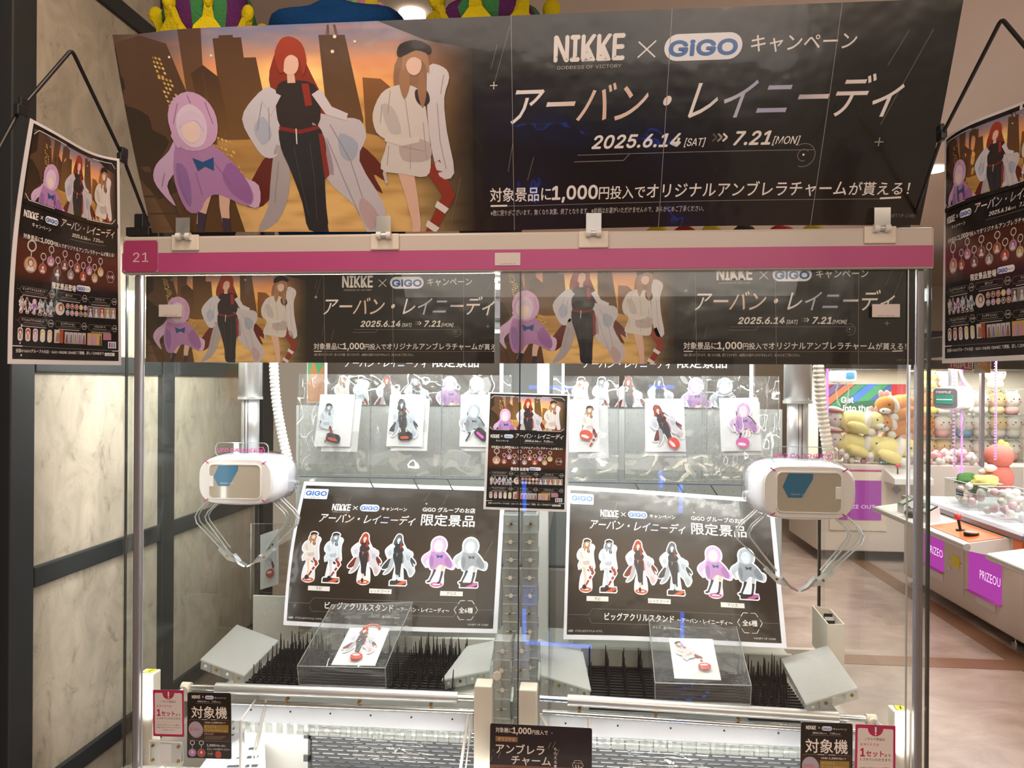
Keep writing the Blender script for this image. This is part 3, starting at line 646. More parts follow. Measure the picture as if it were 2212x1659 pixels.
def info_poster():
    W, H = 210, 297; p = Pr(W, H); g = (140, 132, 126)
    p.rect(0, 0, W, H, (222, 218, 220), 0)
    p.grid(6.5, 3.5, 204, 291, 6, 24, lambda x, y: (80, 40, 26) if 137 < y < 187 else (30, 26, 25), 1)
    A = art(); B = Pr(800, 457); B.place(A, 0, 0, 1)
    p.place(B, 9, 6, .2385, .25, z=2, clip=(0, 12, 800, 352))
    for a in (((9, 16), (16, 9), (70, 9)), ((198, 16), (190, 9), (140, 9)), ((9, 88), (16, 95), (60, 95)), ((198, 88), (190, 95), (130, 95))): p.line(a, 1, (206, 202, 204), 12)
    p.poly([(6.5, 94.5), (204, 94.5), (204, 100), (6.5, 100)], (30, 26, 25), 11)
    logo(p, 12, 106.4, .155, 3, tag_=False); p.line([(38.5, 109), (42.5, 113)], .8, WH, 3); p.line([(42.5, 109), (38.5, 113)], .8, WH, 3); pill(p, 46.5, 106.5, 24, 9, 3)
    p.text('キャンペーン', 26, 58.5, 125, 6, WH, 3, bold=.01, res=1)
    p.text('アーバン・レイニーディ', 76, 197, 114, 13.6, WH, 3, bold=.012, shear=.3, res=2, grad=lambda x, y: pearl(x * 6, y))
    p.text('2025.6.14', 100, 133, 123.6, 7.4, WH, 3, bold=.03, shear=.2, res=1); p.text('[SAT]', 134, 142, 123.4, 3.6, WH, 3, res=1); p.text('7.21', 148, 162, 123.4, 7.4, WH, 3, bold=.03, shear=.2, res=1); p.text('[MON]', 163, 171, 123.4, 3.6, WH, 3, res=1)
    p.line([(96, 127.5), (176, 127.5)], .4, g, 3)
    offer(p, 14.5 - 837 * .2, 141.5 - 392 * .2, .2, 3, note=False, rule=False)
    cols = [(200, 160, 130), (176, 84, 70), (196, 140, 196), (90, 84, 86), (120, 70, 66), (150, 150, 164), (176, 96, 74), (196, 66, 52), (190, 130, 190), (206, 186, 110), (216, 204, 110)]
    pos = [(49, 159), (62, 147.5), (75, 159.5), (88, 149), (101, 160), (114, 149), (127, 159.5), (140, 150), (152, 159.5), (165, 150)]
    charm(p, 29, 149, 1.25, cols[0])
    for (x, y), c in zip(pos, cols[1:]): charm(p, x, y, .82, c)
    hx = lambda cx, cy, r: p.line([(cx + r * math.cos(a * PI / 3), cy + r * math.sin(a * PI / 3)) for a in range(7)], .5, (210, 204, 200), 3)
    hx(187, 171, 9); p.text('全11種', 180.5, 193.5, 173, 5.4, WH, 3, res=1)
    p.text('限定景品登場', 67, 112.5, 196.5, 8.8, WH, 3, bold=.03); p.rr(114, 187.5, 143.5, 195.5, 4, (236, 236, 242), 3); p.text('GiGO', 115.5, 131, 194.2, 6.8, (40, 90, 170), 4, bold=.05); p.text('PRIZE', 132, 141.5, 193, 3, (90, 100, 140), 4, res=1)
    for i, (x0, x1, y) in enumerate(((14.5, 71, 205), (75, 134.5, 205), (139, 198.5, 206), (14.5, 71, 243.5), (75, 134.5, 243.5), (139, 198.5, 244.5))):
        t = ('ビッグアクリルスタンド', '缶バッジ', 'クリアカード', 'デフォルメアクリルスタンド', 'ビッグクッション', 'イラストボード')[i]; n = ('全6種', '全11種', '全5種', '全5種', '全6種', '全3種')[i]
        p.line([(x0 - 4, y), (x0, y), (x0 + 3, y - 4), (x1 - 12, y - 4), (x1 - 9, y), (x1 - 12, y + 4), (x0 + 3, y + 4), (x0, y)], .35, g, 3); hx(x1 - 3, y, 5); p.text(n, x1 - 6, x1, y + 1, 2.8, WH, 3, res=1)
        w = min(len(t) * 3.3, x1 - x0 - 20); c = (x0 + x1 - 10) / 2; p.text(t, c - w / 2, c + w / 2, y, 3.6, WH, 3, res=1); p.rect(c - 15, y + 1.6, c + 15, y + 2.3, g, 3); p.rect(c - 18, y + 6, c + 22, y + 7, (176, 168, 164), 3)
    i = 0
    for x, k_, m_ in ((18, 3, 0), (28, 2, 0), (39, 1, 0), (48.5, 3, 1), (57.5, 2, 1), (67, 1, 1)): p.place(stand(k_, bool(m_)), x, 213.5, .145, z=3)
    p.ell(83.5, 223, 8.6, 8.6, (214, 200, 196), 3); p.ell(85, 221, 4.6, 5, (120, 84, 66), 4); p.ell(85, 222, 2.6, 3.2, (226, 196, 180), 5)
    for a in range(10):
        x, y = 98 + (a % 5) * 8.8, 218 + (a // 5) * 9; c = cols[(a * 3 + 1) % 11]; p.ell(x, y, 3.8, 3.8, (220, 212, 212), 3, 12); p.ell(x, y, 3.1, 3.1, c, 4, 12); p.ell(x, y - .4, 1.3, 1.5, (226, 200, 186), 5, 8)
    for a in range(5):
        x = 138 + a * 12.2; p.rect(x, 215, x + 11.2, 230.5, (196, 192, 200), 3); p.rect(x + .7, 215.7, x + 10.5, 229.8, mixc(cols[(a * 2 + 3) % 11], (70, 60, 60), .35), 4); p.ell(x + 5.6, 220, 2, 2.4, (226, 200, 186), 5, 8); p.poly([(x + 2, 229.5), (x + 4, 222.5), (x + 7.4, 222.5), (x + 9.4, 229.5)], (210, 204, 206), 5)
    for a in range(5):
        x = 18 + a * 12.2; c = ((120, 90, 84), (180, 60, 48), (180, 126, 176), (206, 186, 96), (196, 184, 120))[a]
        p.rr(x - 4, 252, x + 4, 268.5, 3.4, (226, 220, 218), 3); p.ell(x, 257, 3.4, 3.8, c, 4, 12); p.ell(x, 258, 2, 2.2, (232, 206, 190), 5, 8); p.poly([(x - 2.6, 266), (x - 1.6, 260.5), (x + 1.6, 260.5), (x + 2.6, 266)], mixc(c, (230, 230, 230), .5), 5)
    p.rect(75, 251, 91, 268.5, (206, 198, 194), 3); p.rect(84, 251, 91, 268.5, (168, 76, 48), 4); p.poly([(77, 267), (79, 255), (83, 255), (86, 267)], (150, 120, 110), 5)
    for a in range(5): x = 94 + a * 8.3; p.rect(x, 253, x + 7.6, 268.5, (190, 186, 192), 3); p.poly([(x + 1, 268), (x + 2.8, 256), (x + 5, 256), (x + 6.6, 268)], mixc(cols[(a * 4 + 1) % 11], (80, 80, 90), .4), 4)
    p.rect(138, 252.5, 168, 269.5, (196, 160, 90), 3)
    for a in range(5): p.poly([(140 + a * 5.6, 269), (141.4 + a * 5.6, 255), (143.6 + a * 5.6, 255), (145 + a * 5.6, 269)], cols[(a * 3 + 2) % 11], 4)
    p.rect(170.7, 252, 188, 261.3, (176, 120, 140), 3); p.rect(181, 263.5, 198.5, 273, (214, 218, 226), 3); [p.rect(183 + a * 5, 265, 186 + a * 5, 272, ((70, 90, 160), (190, 70, 80), (80, 140, 180))[a], 4) for a in range(3)]
    p.line([(6.5, 275), (22, 275)], 1, WH, 3); p.line([(22, 275), (190, 276)], .4, g, 3); p.line([(190, 276.7), (204, 276.7)], 1, WH, 3)
    p.text('全国のGiGOグループのお店・GiGO ONLINE CRANEにて開催。詳しくはWEBまで', 11.5, 172, 282.5, 5, WH, 3, res=1, bold=.01); p.rect(174, 279.5, 195, 284, (226, 224, 226), 3); p.text('GiGO特設', 176, 190, 283.2, 3.4, (60, 50, 50), 4, res=1)
    return p
def tag_card():
    W, H = 96, 146; p = Pr(W, H); g = (150, 142, 136)
    p.rr(0, 0, W, H, 5, (28, 22, 20), 0); p.grid(2, 60, 94, 108, 4, 4, lambda x, y: (58, 34, 22), 1)
    logo(p, 10, 6, .125, 2, tag_=False); p.line([(32.5, 8), (35.5, 12)], .5, WH, 2); p.line([(35.5, 8), (32.5, 12)], .5, WH, 2); pill(p, 39, 7, 19, 8, 2); p.text('キャンペーン', 60, 85, 13.4, 5, WH, 2, res=1)
    p.text('2025.6.14', 22, 40, 21.5, 5, WH, 2, res=1, shear=.2, bold=.02); p.text('[SAT]', 41, 48, 21.4, 2.6, WH, 2, res=1); p.text('7.21', 54, 63, 21.4, 5, WH, 2, res=1, shear=.2, bold=.02); p.text('[MON]', 64, 73, 21.4, 2.6, WH, 2, res=1); p.line([(18, 24), (76, 24)], .4, g, 2)
    p.text('対象機', 9, 87, 55, 28.5, (232, 220, 210), 2, bold=.016, res=3)
    for a in (((4, 62), (10, 60), (92, 60)), ((4, 106), (10, 107.5), (92, 107.5))): p.line(a, .4, g, 2)
    p.line([(32, 60), (44, 60)], .9, WH, 3); p.line([(52, 60), (64, 60)], .9, WH, 3)
    p.ell(20, 84, 15, 17, (150, 140, 156), 2); p.ell(18, 81, 15, 16.5, (168, 158, 172), 3); p.text('500', 6, 24, 85, 10, (190, 90, 80), 4, bold=.02); p.text('円', 25, 30, 85, 5, (190, 90, 80), 4)
    p.text('対象機に', 38, 52, 68, 4, WH, 2, res=1); p.text('1,000', 53, 68, 68, 5.5, WH, 2, res=1, bold=.02); p.text('円投入で', 69, 84, 68, 4, WH, 2, res=1)
    p.rect(36, 71, 90, 88, (146, 116, 52), 2); p.text('オリジナル', 39, 64, 78, 6, (214, 190, 130), 3, res=1); p.text('アンブレラチャーム', 39, 86, 86, 7, (214, 190, 130), 3, res=1)
    p.text('がもらえる！', 38, 58, 93, 4, WH, 2, res=1); [p.rect(38, 96 + i * 3, 84 - i * 4, 96.6 + i * 3, g, 2) for i in range(3)]
    for x, c in ((11.5, (176, 130, 190)), (31, (176, 66, 50))): p.arc(x, 112, 4.6, 1.4, (214, 210, 210), 2, n=16); p.line([(x, 116.6), (x, 124)], 1.2, (190, 186, 186), 2); p.ell(x, 134, 8.8, 9.2, (140, 110, 110), 2); p.ell(x, 134, 7.6, 8, c, 3); p.ell(x, 133, 2.6, 3, (226, 196, 186), 4, 10)
    p.text('1,000', 43, 61, 119, 7.6, WH, 2, res=1, bold=.02); p.text('円投入前に', 62, 84, 119, 5, WH, 2, res=1); p.text('スタッフをお呼びください！', 43, 93, 127, 5, WH, 2, res=1)
    p.line([(50 + 6.5 * math.cos(a * PI / 3), 135 + 6.5 * math.sin(a * PI / 3)) for a in range(7)], .4, g, 2); p.text('全11種', 46, 54, 136.6, 3.4, WH, 2, res=1)
    p.rr(61.5, 124 + 5, 74, 144, 5, (190, 70, 48), 2)
    return p
def pink_card():
    W, H = 68, 100; p = Pr(W, H); pk = (178, 36, 84)
    p.rr(0, 0, W, H, 3.5, pk, 0); p.rr(4, 6.5, 64, 95, 3, (218, 204, 198), 1)
    p.poly([(21 + 0, 6)] + [(34 + 13 * math.cos(a), 6.5 + 13.5 * math.sin(a)) for a in [PI - PI * i / 14 for i in range(15)]] + [(47, 6)], pk, 2)
    p.rr(33, 3.5, 35.6, 14, 1.2, (236, 226, 224), 3); p.ell(34.3, 16.6, 1.5, 1.5, (236, 226, 224), 3, 12); p.rect(29, 2.5, 44, 12, (150, 60, 78), 2.5)
    k = (52, 44, 44)
    p.text('こちらの景品は', 16.5, 50, 27, 5.6, k, 2, bold=.02, res=1); p.text('おひとりさま', 8.5, 40, 37, 5.8, pk, 2, bold=.02, res=1)
    p.text('1', 9.5, 16, 55.5, 21, pk, 2, bold=.04); p.text('セット', 18.5, 48, 55, 12, pk, 2, bold=.04); p.text('まで', 49.5, 60, 55.5, 6, k, 2, bold=.03, res=1)
    p.text('とさせていただきます。', 8.5, 62, 63.5, 6.2, k, 2, bold=.02, res=1); p.line([(7, 69), (61, 69)], .3, (170, 150, 150), 2)
    for i, t in enumerate(('※お待ちの方がいらっしゃる場合は、', '1回目の方からさせていただきます。', 'ご了承ください。')): w = (52, 54, 30)[i]; p.text(t, 34 - w / 2, 34 + w / 2, 76.5 + i * 5.4, 3.4, k, 2, res=1, bold=.01)
    return p
def charm_card():
    W, H = 220, 150; p = Pr(W, H); wh = (226, 212, 204)
    p.rr(0, 0, W, H, 5, (34, 22, 18), 0); p.rect(0, 88, W, 150, (122, 78, 52), 1)
    p.text('対象機に', 12, 48, 18, 12, wh, 2, bold=.01); p.text('1,000', 49, 89, 19, 19, wh, 2, bold=.03); p.text('円投入で', 91, 125, 19, 11, wh, 2, bold=.01)
    p.rr(12, 27, 60, 38, 1, (140, 100, 66), 2); p.text('オリジナル', 17, 55, 36, 9.5, (216, 190, 160), 3)
    p.text('アンブレラ', 13, 118, 62, 23, wh, 2, bold=.02, res=3); p.text('チャーム', 47, 132, 84.5, 22, wh, 2, bold=.02, res=3)
    for i, ch in enumerate('もらえる！'): p.text(ch, 138.5, 145.5, 52 + i * 9.4, 8.2, wh, 2, res=2)
    for x, y in ((132, 35), (142, 33), (6, 70), (24, 60), (150, 50)): p.line([(x, y), (x - 6, y + 14)], .5, (180, 160, 150), 2)
    spark(p, 134, 15, 1.6, wh); spark(p, 7, 58, 1.4, wh)
    p.line([(190 + 12 * math.cos(a * PI / 3), 82 + 12 * math.sin(a * PI / 3)) for a in range(7)], .7, wh, 2); p.text('ランダム', 182, 198, 79, 4, wh, 2, res=1); p.text('11', 184, 194, 88, 9, wh, 2, bold=.03); p.text('種', 195, 199, 88, 4, wh, 2, res=1)
    p.text('1,000円投入', 12, 60, 98, 8, (60, 30, 20), 2, res=1, bold=.02)
    return p
# ---------------------------------------------------------------- the room
TX0, TX1, TY0, TY1 = 2.56, 2.705, 4.585, 4.745
def struct(name, mb, mat): return put(name, mb, mat, kind='structure')
struct('floor', MB().box((-3, -3, -.1), (6.5, 12, 0)), M['floor'])
struct('ceiling', MB().box((-3, -3, 3.0), (6.5, 12, 3.1)), M['ceil'])
XW = -1.28
w = struct('wall_left', MB().box((XW - .1, 1.60, 0), (XW - .03, 3.03, 3.0)), M['dark'])
def panel_piece(y0, y1, z0, z1):
    put('panel', MB().cbox((XW - .031, y0, z0), (XW - .006, y1, z1), .004), M['stone'], w)
zs = [.10, .655, 1.172, 1.686, 2.68, 3.0]; ys = [1.650, 2.245, 2.955]
for j in range(5):
    for i in range(2): panel_piece(ys[i], ys[i + 1], zs[j] + .022, zs[j + 1])
for i, (y0, y1) in enumerate(((1.574, 1.650), (2.195, 2.262), (2.93, 3.03))):
    put('post', MB().cbox((XW - .035, y0, 0), (XW + .012, y1, 3.0), .003), M['frame'], w)
for z in (.64, 1.157, 1.665, 2.66): put('rail', MB().cbox((XW - .035, 1.66, z - .004), (XW + .006, 3.0, z + .044), .003), M['frame'], w)
struct('wall_front_left', MB().box((-2.6, 1.50, 0), (XW - .035, 1.70, 3.0)), M['dark'])
struct('wall_back', MB().box((-3, 10.6, 0), (6.5, 10.7, 3.0)), M['cream'])
struct('wall_right', MB().box((5.4, -3, 0), (5.5, 12, 3.0)), M['cream'])
struct('trim_1', MB().box((TX0, 1.2, 0), (TX1, 9.5, .002)), M['floorstripe'])
struct('trim_2', MB().box((.2, TY0, 0), (TX0, TY1, .002)), M['floorstripe'])
put('ceiling_panel_light', MB().cbox((1.95, 2.20, 2.955), (2.65, 2.75, 2.999), .01), M['lamp'], label='square ceiling light panel at the top right corner', cat='lamp')
p5 = PZ(2016, 366, 2.99); put('ceiling_downlight', MB().tube([(p5.x, p5.y, 2.98), (p5.x, p5.y, 2.999)], .07, 20), M['lamp'], label='small round ceiling downlight right of the banner', cat='lamp')
p6 = PZ(890, 33, 2.99); put('ceiling_downlight', MB().tube([(p6.x, p6.y, 2.98), (p6.x, p6.y, 2.999)], .05, 20), M['lamp'], label='bright downlight glare above the blue cushion', cat='lamp')

# ---------------------------------------------------------------- the claw machine
YF = 1.708; X0, X1 = -1.094, .770; YB = 2.46
mach = thing('claw_machine', 'large double claw machine with pink striped header, number 21', 'claw machine', (-.16, 2.08, 0))
def mp(name, mb, mat, **kw): return put(name, mb, mat, mach, **kw)
hd = mp('header_beam', MB().cbox((X0, YF, 1.897), (X1, YF + .05, 1.988), .006), M['header'])
put('pink_stripe', MB().box((X0 + .002, YF - .0015, 1.9015), (X1 - .004, YF, 1.9475)), M['pink'], hd)
a = PY(268, 520, YF - .002); b = PY(341, 587, YF - .002)
npr = Pr(73, 67); npr.rr(0, 0, 73, 67, 7, (164, 60, 104), 0); npr.text('21', 20, 53, 46, 31, (226, 190, 204), 1, res=3)
npr.build('number_plate', quad((a.x, YF - .003, a.z), (b.x, YF - .003, a.z), (b.x, YF - .003, b.z), (a.x, YF - .003, b.z)), M['paper'], hd, eps=.0001, thick=.001)
def sticker(x0, y0, x1, y1, Y, txt, par):
    a = PY(x0, y0, Y); b = PY(x1, y1, Y); q = Pr(100, 50); q.rr(0, 0, 100, 50, 3, (214, 204, 198), 0); q.text(txt, 20, 80, 46, 6.5, (60, 50, 46), 1, res=2)
    q.build('sticker', quad((a.x, Y, a.z), (b.x, Y, a.z), (b.x, Y, b.z), (a.x, Y, b.z)), M['paper'], par, eps=.0001, thick=.0005)
sticker(1069, 546, 1124, 573, YF - .003, 'JL GF09-021_3P', hd)
# lid, back, cabinet, deck
mp('roof_panel', MB().box((X0 + .01, YF + .05, 1.93), (X1 - .01, YB + .02, 1.985)), M['white'])
mp('base_cabinet', MB().cbox((X0, YF + .02, .08), (X1, YB + .02, .42), .01).box((X0, YF + .012, .40), (X1, YF + .02, .70)).box((X0, YF + .02, .40), (X0 + .02, YB, .70)).box((X1 - .02, YF + .02, .40), (X1, YB, .70)).box((X0, YB, .40), (X1, YB + .02, .80)), M['body'])
for x in (X0 + .1, X1 - .1):
    for y in (YF + .1, YB - .1): mp('foot', MB().tube([(x, y, 0), (x, y, .09)], .03, 12), M['rubber'])
mp('console', MB().hexa([(X0, YF - .26, .62), (X1, YF - .26, .62), (X1, YF + .02, .68), (X0, YF + .02, .68), (X0, YF - .26, .66), (X1, YF - .26, .66), (X1, YF + .02, .71), (X0, YF + .02, .71)]), M['white'])
mp('play_field', MB().box((-.86, 2.16, .80), (.62, YB - .01, .845)), M['deck'])
mp('play_field', MB().box((-.80, 1.87, .80), (-.10, 2.16, .845)), M['deck'])
mp('play_field', MB().box((.0, 1.87, .80), (.58, 2.16, .845)), M['deck'])
# the two front panes, side panes with their edges
g = MB().box((X0 + .018, YF + .006, .70), (-.1355, YF + .011, 1.897)); fp = mp('front_glass', g, M['glass'])
g = MB().box((-.1345, YF + .006, .70), (X1 - .018, YF + .011, 1.897)); fp2 = mp('front_glass', g, M['glass'])
put('glass_edge', MB().box((-.1362, YF + .004, .70), (-.1338, YF + .012, 1.897)), M['darkedge'], fp)
for X, s in ((X0 + .004, 1), (X1 - .004, -1)):
    sg = mp('side_glass', MB().box((X - .003, YF + .02, .70), (X + .003, YB, 1.93)), M['glass'])
    ew = .0012 if s > 0 else .003; pa, pb = (.020, .037) if s > 0 else (.010, .027)
    put('glass_edge', MB().box((X - ew, YF + .012, .70), (X + ew, YF + .02, 1.897)), M['darkedge'], sg)
    mp('corner_post', MB().cbox((min(X + s * pa, X + s * pb), YF + .012, .70), (max(X + s * pa, X + s * pb), YF + .03, 1.897), .004), M['alug'])
    mp('corner_trim', MB().box((min(X, X + s * .02), YF + .004, .70), (max(X, X + s * .02), YF + .010, 1.897)), M['acry'])
    mp('corner_trim', MB().tube([(X + s * .046, YF + .012, .70), (X + s * .046, YF + .012, 1.897)], .002, 6), M['alu'])
    mp('rear_post', MB().box((min(X, X + s * .008), YB - .008, .70), (max(X, X + s * .008), YB, 1.93)), M['darkedge'])
mp('centre_post', MB().cbox((-.135, 2.42, .80), (-.095, 2.45, 1.93), .004), M['white'])
mp('centre_post', MB().cbox((-.028, 2.30, .84), (-.012, 2.32, 1.16), .003), M['white'])
# pegboards at the back
def pegboard(x0, x1, z0, z1):
    o = mp('pegboard', MB().box((x0, YB - .04, z0), (x1, YB - .034, z1)), M['peg'])
    h = MB(); st = .030
    for i in range(int((x1 - x0) / st)):
        for j in range(int((z1 - z0) / st)):
            x = x0 + (i + .5) * st; z = z0 + (j + .5) * st; h.add([(x - .0018, YB - .0405, z), (x, YB - .0405, z - .0018), (x + .0018, YB - .0405, z), (x, YB - .0405, z + .0018)], [(0, 1, 2, 3)])
    put('peg_hole', h, M['dot'], o, kind='stuff')
zt = PY(700, 876, YB - .04).z
pegboard(PY(640, 900, YB - .04).x, PY(1085, 900, YB - .04).x, .84, zt); pegboard(PY(1225, 900, YB - .04).x, PY(1690, 900, YB - .04).x, .84, zt)
# white box posts behind the glass
def post_cover(xa, xb, yt, Y, d, warn):
    a = PY(xa, yt, Y); b = PY(xb, yt, Y)
    o = mp('post_cover', MB().cbox((a.x, Y, .70), (b.x, Y + d, a.z), .003), M['cream'])
    if warn:
        q = Pr(40, 30); q.rr(0, 0, 40, 30, 1, (20, 20, 18), 0); q.rr(2, 2, 38, 28, 1, (222, 212, 50), 1); q.poly([(16, 24), (22, 4), (27, 6), (25, 24)], (40, 36, 20), 2)
        q.build('warning_sticker', quad((a.x + .012, Y + d - .004, a.z + .001), (b.x - .004, Y + d - .004, a.z + .001), (b.x - .008, Y + .004, a.z + .001), (a.x + .008, Y + .004, a.z + .001)), M['paper'], o, eps=.0003, thick=.0008)
post_cover(298, 331, 1455, 1.75, .035, True); post_cover(1024, 1062, 1482, 1.76, .05, False); post_cover(1121, 1160, 1490, 1.76, .05, False); post_cover(1930, 1968, 1536, 1.75, .035, True)
# LED strips under the header: a row of diodes on a carrier each
def led_strip(a, b, pitch, mat, r=.0045):
    a, b = Vector(a), Vector(b); d = b - a; n = int(d.length / pitch); mb = MB(); c = MB().tube([a, b], .004, 6)
    o = mp('led_strip', c, M['white'])
    for i in range(n + 1): q = a + d * (i / n) + Vector((0, .0, -.004)); mb.box(q - Vector((r, r, r)), q + Vector((r, r, r)))
    put('diode', mb, mat, o, kind='stuff')
led_strip((X0 + .06, YF + .03, 1.885), (X1 - .06, YF + .03, 1.885), .022, M['led'])
led_strip((X0 + .06, YF + .07, 1.875), (X1 - .06, YF + .07, 1.875), .016, M['led'])
led_strip((X0 + .1, YF + .02, .71), (X1 - .1, YF + .02, .71), .016, M['led'])

# ---------------------------------------------------------------- banners
BA = banner()
yb = YF + .012
TLb = PD(238, 68, 1.66); TRb = PD(2082, -5, 1.545); BRb = PY(1988, 485, YF + .01); BLb = PY(330, 505, YF + .01)
def banner_fn(u, v):
    q = quad(TLb, TRb, BRb, BLb)(u - .0078 * (1 - (2 * u - 1) ** 6), v); n = Vector((0, -1, .45)).normalized()
    s = .012 * math.sin(v * PI) * (1 - .5 * u) + .004 * math.sin(u * 9 + 1) * v - .010 * math.exp(-((u - .02) / .05) ** 2) * (1 - v)
    return q + n * s
BA.build('campaign_banner', banner_fn, M['lam'], strips=36, rows=14, eps=.0002, label='large dark campaign banner with sunset city picture above the header', cat='banner')
def strip_banner(u0, u1, xa, Y, wid, name_lab):
    s = Pr(u1 - u0, 457 - 0); s.place(BA, -u0, 0, 1, clip=(u0, 40, u1, 457)); k = wid / 1780
    s.it = [(q, z) for q, z in s.it]
    zb = PY(1100, 785, Y).z; xs = PY(xa, 700, Y).x
    for q in range(len(s.it)): pass
    s2 = Pr(u1 - u0, 417)
    for p_, z in s.it: s2.it.append(([(a[0], a[1] - 40, *a[2:]) for a in p_], z))
    w_ = (u1 - u0) * k; h_ = 417 * k
    return s2.build('header_poster', quad((xs, Y, zb + h_), (xs + w_, Y, zb + h_), (xs + w_, Y, zb), (xs, Y, zb)), M['lam'], eps=.00004, label=name_lab, cat='poster', group=None)
strip_banner(0, 1700, 315, YF + .018, .888, 'left narrow banner print behind the glass under the header')
strip_banner(52, 1780, 1080, YF + .016, .947, 'right narrow banner print behind the glass, dates half hidden')
sticker(343, 658, 393, 684, YF + .0045, 'GF09-021_1P', fp); sticker(1884, 657, 1944, 685, YF + .0045, 'GF09-021_2P', fp2)

# hinged suction clips on the header
def clip_(x, y, lab):
    c = PY(x, y, YF); r = thing('hinge_clip', lab, 'clip', (c.x, YF, c.z), 'white hinge clips on the header')
    put('base_plate', MB().cbox((-.034, -.006, -.020), (.034, -.0005, .018), .004), M['cream'], r, local=True)
    put('hinge', MB().tube([(-.017, -.012, .012), (-.006, -.012, .012)], .009, 14).tube([(.006, -.012, .012), (.017, -.012, .012)], .009, 14), M['white'], r, local=True)
    put('spring', MB().tube([(-.006, -.012, .012), (.006, -.012, .012)], .006, 10), M['alu'], r, local=True)
    put('clear_tab', MB().box((-.017, -.016, .016), (.017, -.014, .056)), M['edge'], r, local=True)
    return r
for x, y, l in ((402, 524, 'hinge clip nearest the number 21 plate, tab standing up'), (832, 522, 'hinge clip under the long coat figure of the banner'), (1282, 517, 'hinge clip right of the middle, under the small print'), (1900, 507, 'hinge clip at the right end of the header')): clip_(x, y, l)

# ---------------------------------------------------------------- side posters on wire stands
IP = info_poster()
XL = -.955; XR = .69
def wire(name_lab, pts, feet, clips, base):
    r = thing('wire_stand', name_lab, 'poster stand', base)
    def rounded(ps):
        out = [Vector(ps[0])]
        for i in range(1, len(ps) - 1):
            a, b, c = map(Vector, (ps[i - 1], ps[i], ps[i + 1])); d1 = (a - b).normalized(); d2 = (c - b).normalized()
            for t in (0, .25, .5, .75, 1): out.append((b + d1 * .012) * (1 - t) ** 2 + b * 2 * t * (1 - t) + (b + d2 * .012) * t * t)
        return out + [Vector(ps[-1])]
    put('rod', MB().tube(rounded(pts), .0036, 8), M['rod'], r)
    for c in clips: put('clamp', MB().cbox(c - Vector((.006, .012, .010)), c + Vector((.006, .012, .010)), .003).cbox(c + Vector((-.004, -.004, .004)), c + Vector((.004, .016, .024)), .002), M['black'], r)
    put('magnet_base', MB().cbox(feet - Vector((.03, .0, .0)), feet + Vector((.03, .04, .022)), .003).cbox(feet + Vector((-.012, .005, .02)), feet + Vector((.012, .03, .055)), .003), M['black'], r)
ft = PY(300, 508, 1.72)
wl = [PX(322, 488, -.98), PX(265, 338, -.97), PX(155, 107, -.96), PX(42, 238, -.955), PX(-30, 372, -.95)]
wire('black bent wire stand holding the left hanging poster', wl, Vector((ft.x, 1.713, 1.99)), [PX(264, 342, -.965), PX(45, 240, -.95)], (-.98, 1.72, 1.988))
wr = [Vector((.735, 1.73, 2.01)), PX(2035, 292, .70), PX(2164, 40, .69), PX(2290, 190, .69)]
wire('black bent wire stand holding the right hanging poster', wr, Vector((.720, 1.78, 1.99)), [PX(2034, 294, .70)], (.735, 1.72, 1.988))
a, b, c, d = PD(62, 256, 1.29), PD(264, 342, 1.50), PD(262, 789, 1.515), PD(17, 786, 1.268)
def lp(u, v):
    q = quad(a, b, c, d)(u, v); s = math.sin(u * PI * 1.6 + .4) * .010 * (1 - v) - .016 * math.sin(v * PI) * (1 - u) ** 2
    return q + Vector((.95, -.3, 0)) * s + Vector((0, 0, -.012 * math.sin(u * PI) * (1 - v)))
IP.build('hanging_poster', lp, M['lam'], strips=16, rows=16, eps=.00016, label='dark prize poster hanging at the far left on black wire', cat='poster')
tl = PD(2041, 300, 1.42); bl_ = PD(2035, 785, 1.41); dv = Vector((.045, -.27, 0))
tr = tl + dv + Vector((0, 0, .004)); br = bl_ + dv
def rp(u, v):
    q = quad(tl, tr, br, bl_)(u, v); return q + Vector((-1, 0, 0)) * (.012 * math.sin(u * PI * 2) * (1 - v) + .012 * math.sin(v * PI) * u)
IP.build('hanging_poster', rp, M['lam'], strips=16, rows=16, eps=.00016, label='dark prize poster hanging at the right picture edge', cat='poster')
a, b, c, d = PY(1054, 847, 1.93), PY(1231, 852, 1.90), PY(1224, 1106, 1.88), PY(1044, 1100, 1.91)
for q in (a, b, c, d): pass
IP.build('small_poster', quad(a, b, c, d), M['lam'], strips=6, rows=8, eps=.00014, label='small prize poster in white rim standing on the centre divider', cat='poster')

# ---------------------------------------------------------------- big prize posters
PP = prize_poster()
def bend(a, b, c, d, fn): 
    q = quad(a, b, c, d); return lambda u, v: q(u, v) + fn(u, v)
a, b, c, d = PY(657, 1040, 2.30), PY(1092, 1053, 2.30), PY(1074, 1368, 2.16), PY(612, 1350, 2.13)
PP.build('prize_poster', bend(a, b, c, d, lambda u, v: Vector((-.012 * math.sin(v * PI) * (1 - u), -.012 * math.sin(u * PI) * v, 0))), M['lam'], strips=14, rows=12, eps=.0002, label='big prize poster in the left half, corner pinned, six stands', cat='poster')
a, b, c, d = PY(1226, 1049, 2.26), PY(1668, 1078, 2.22), PY(1698, 1398, 2.00), PY(1217, 1381, 2.06)
PP.build('prize_poster', bend(a, b, c, d, lambda u, v: Vector((0, .008 * math.sin(u * PI * 1.5), 0))), M['lam'], strips=14, rows=12, eps=.0002, label='big prize poster in the right half, behind the right claw', cat='poster')
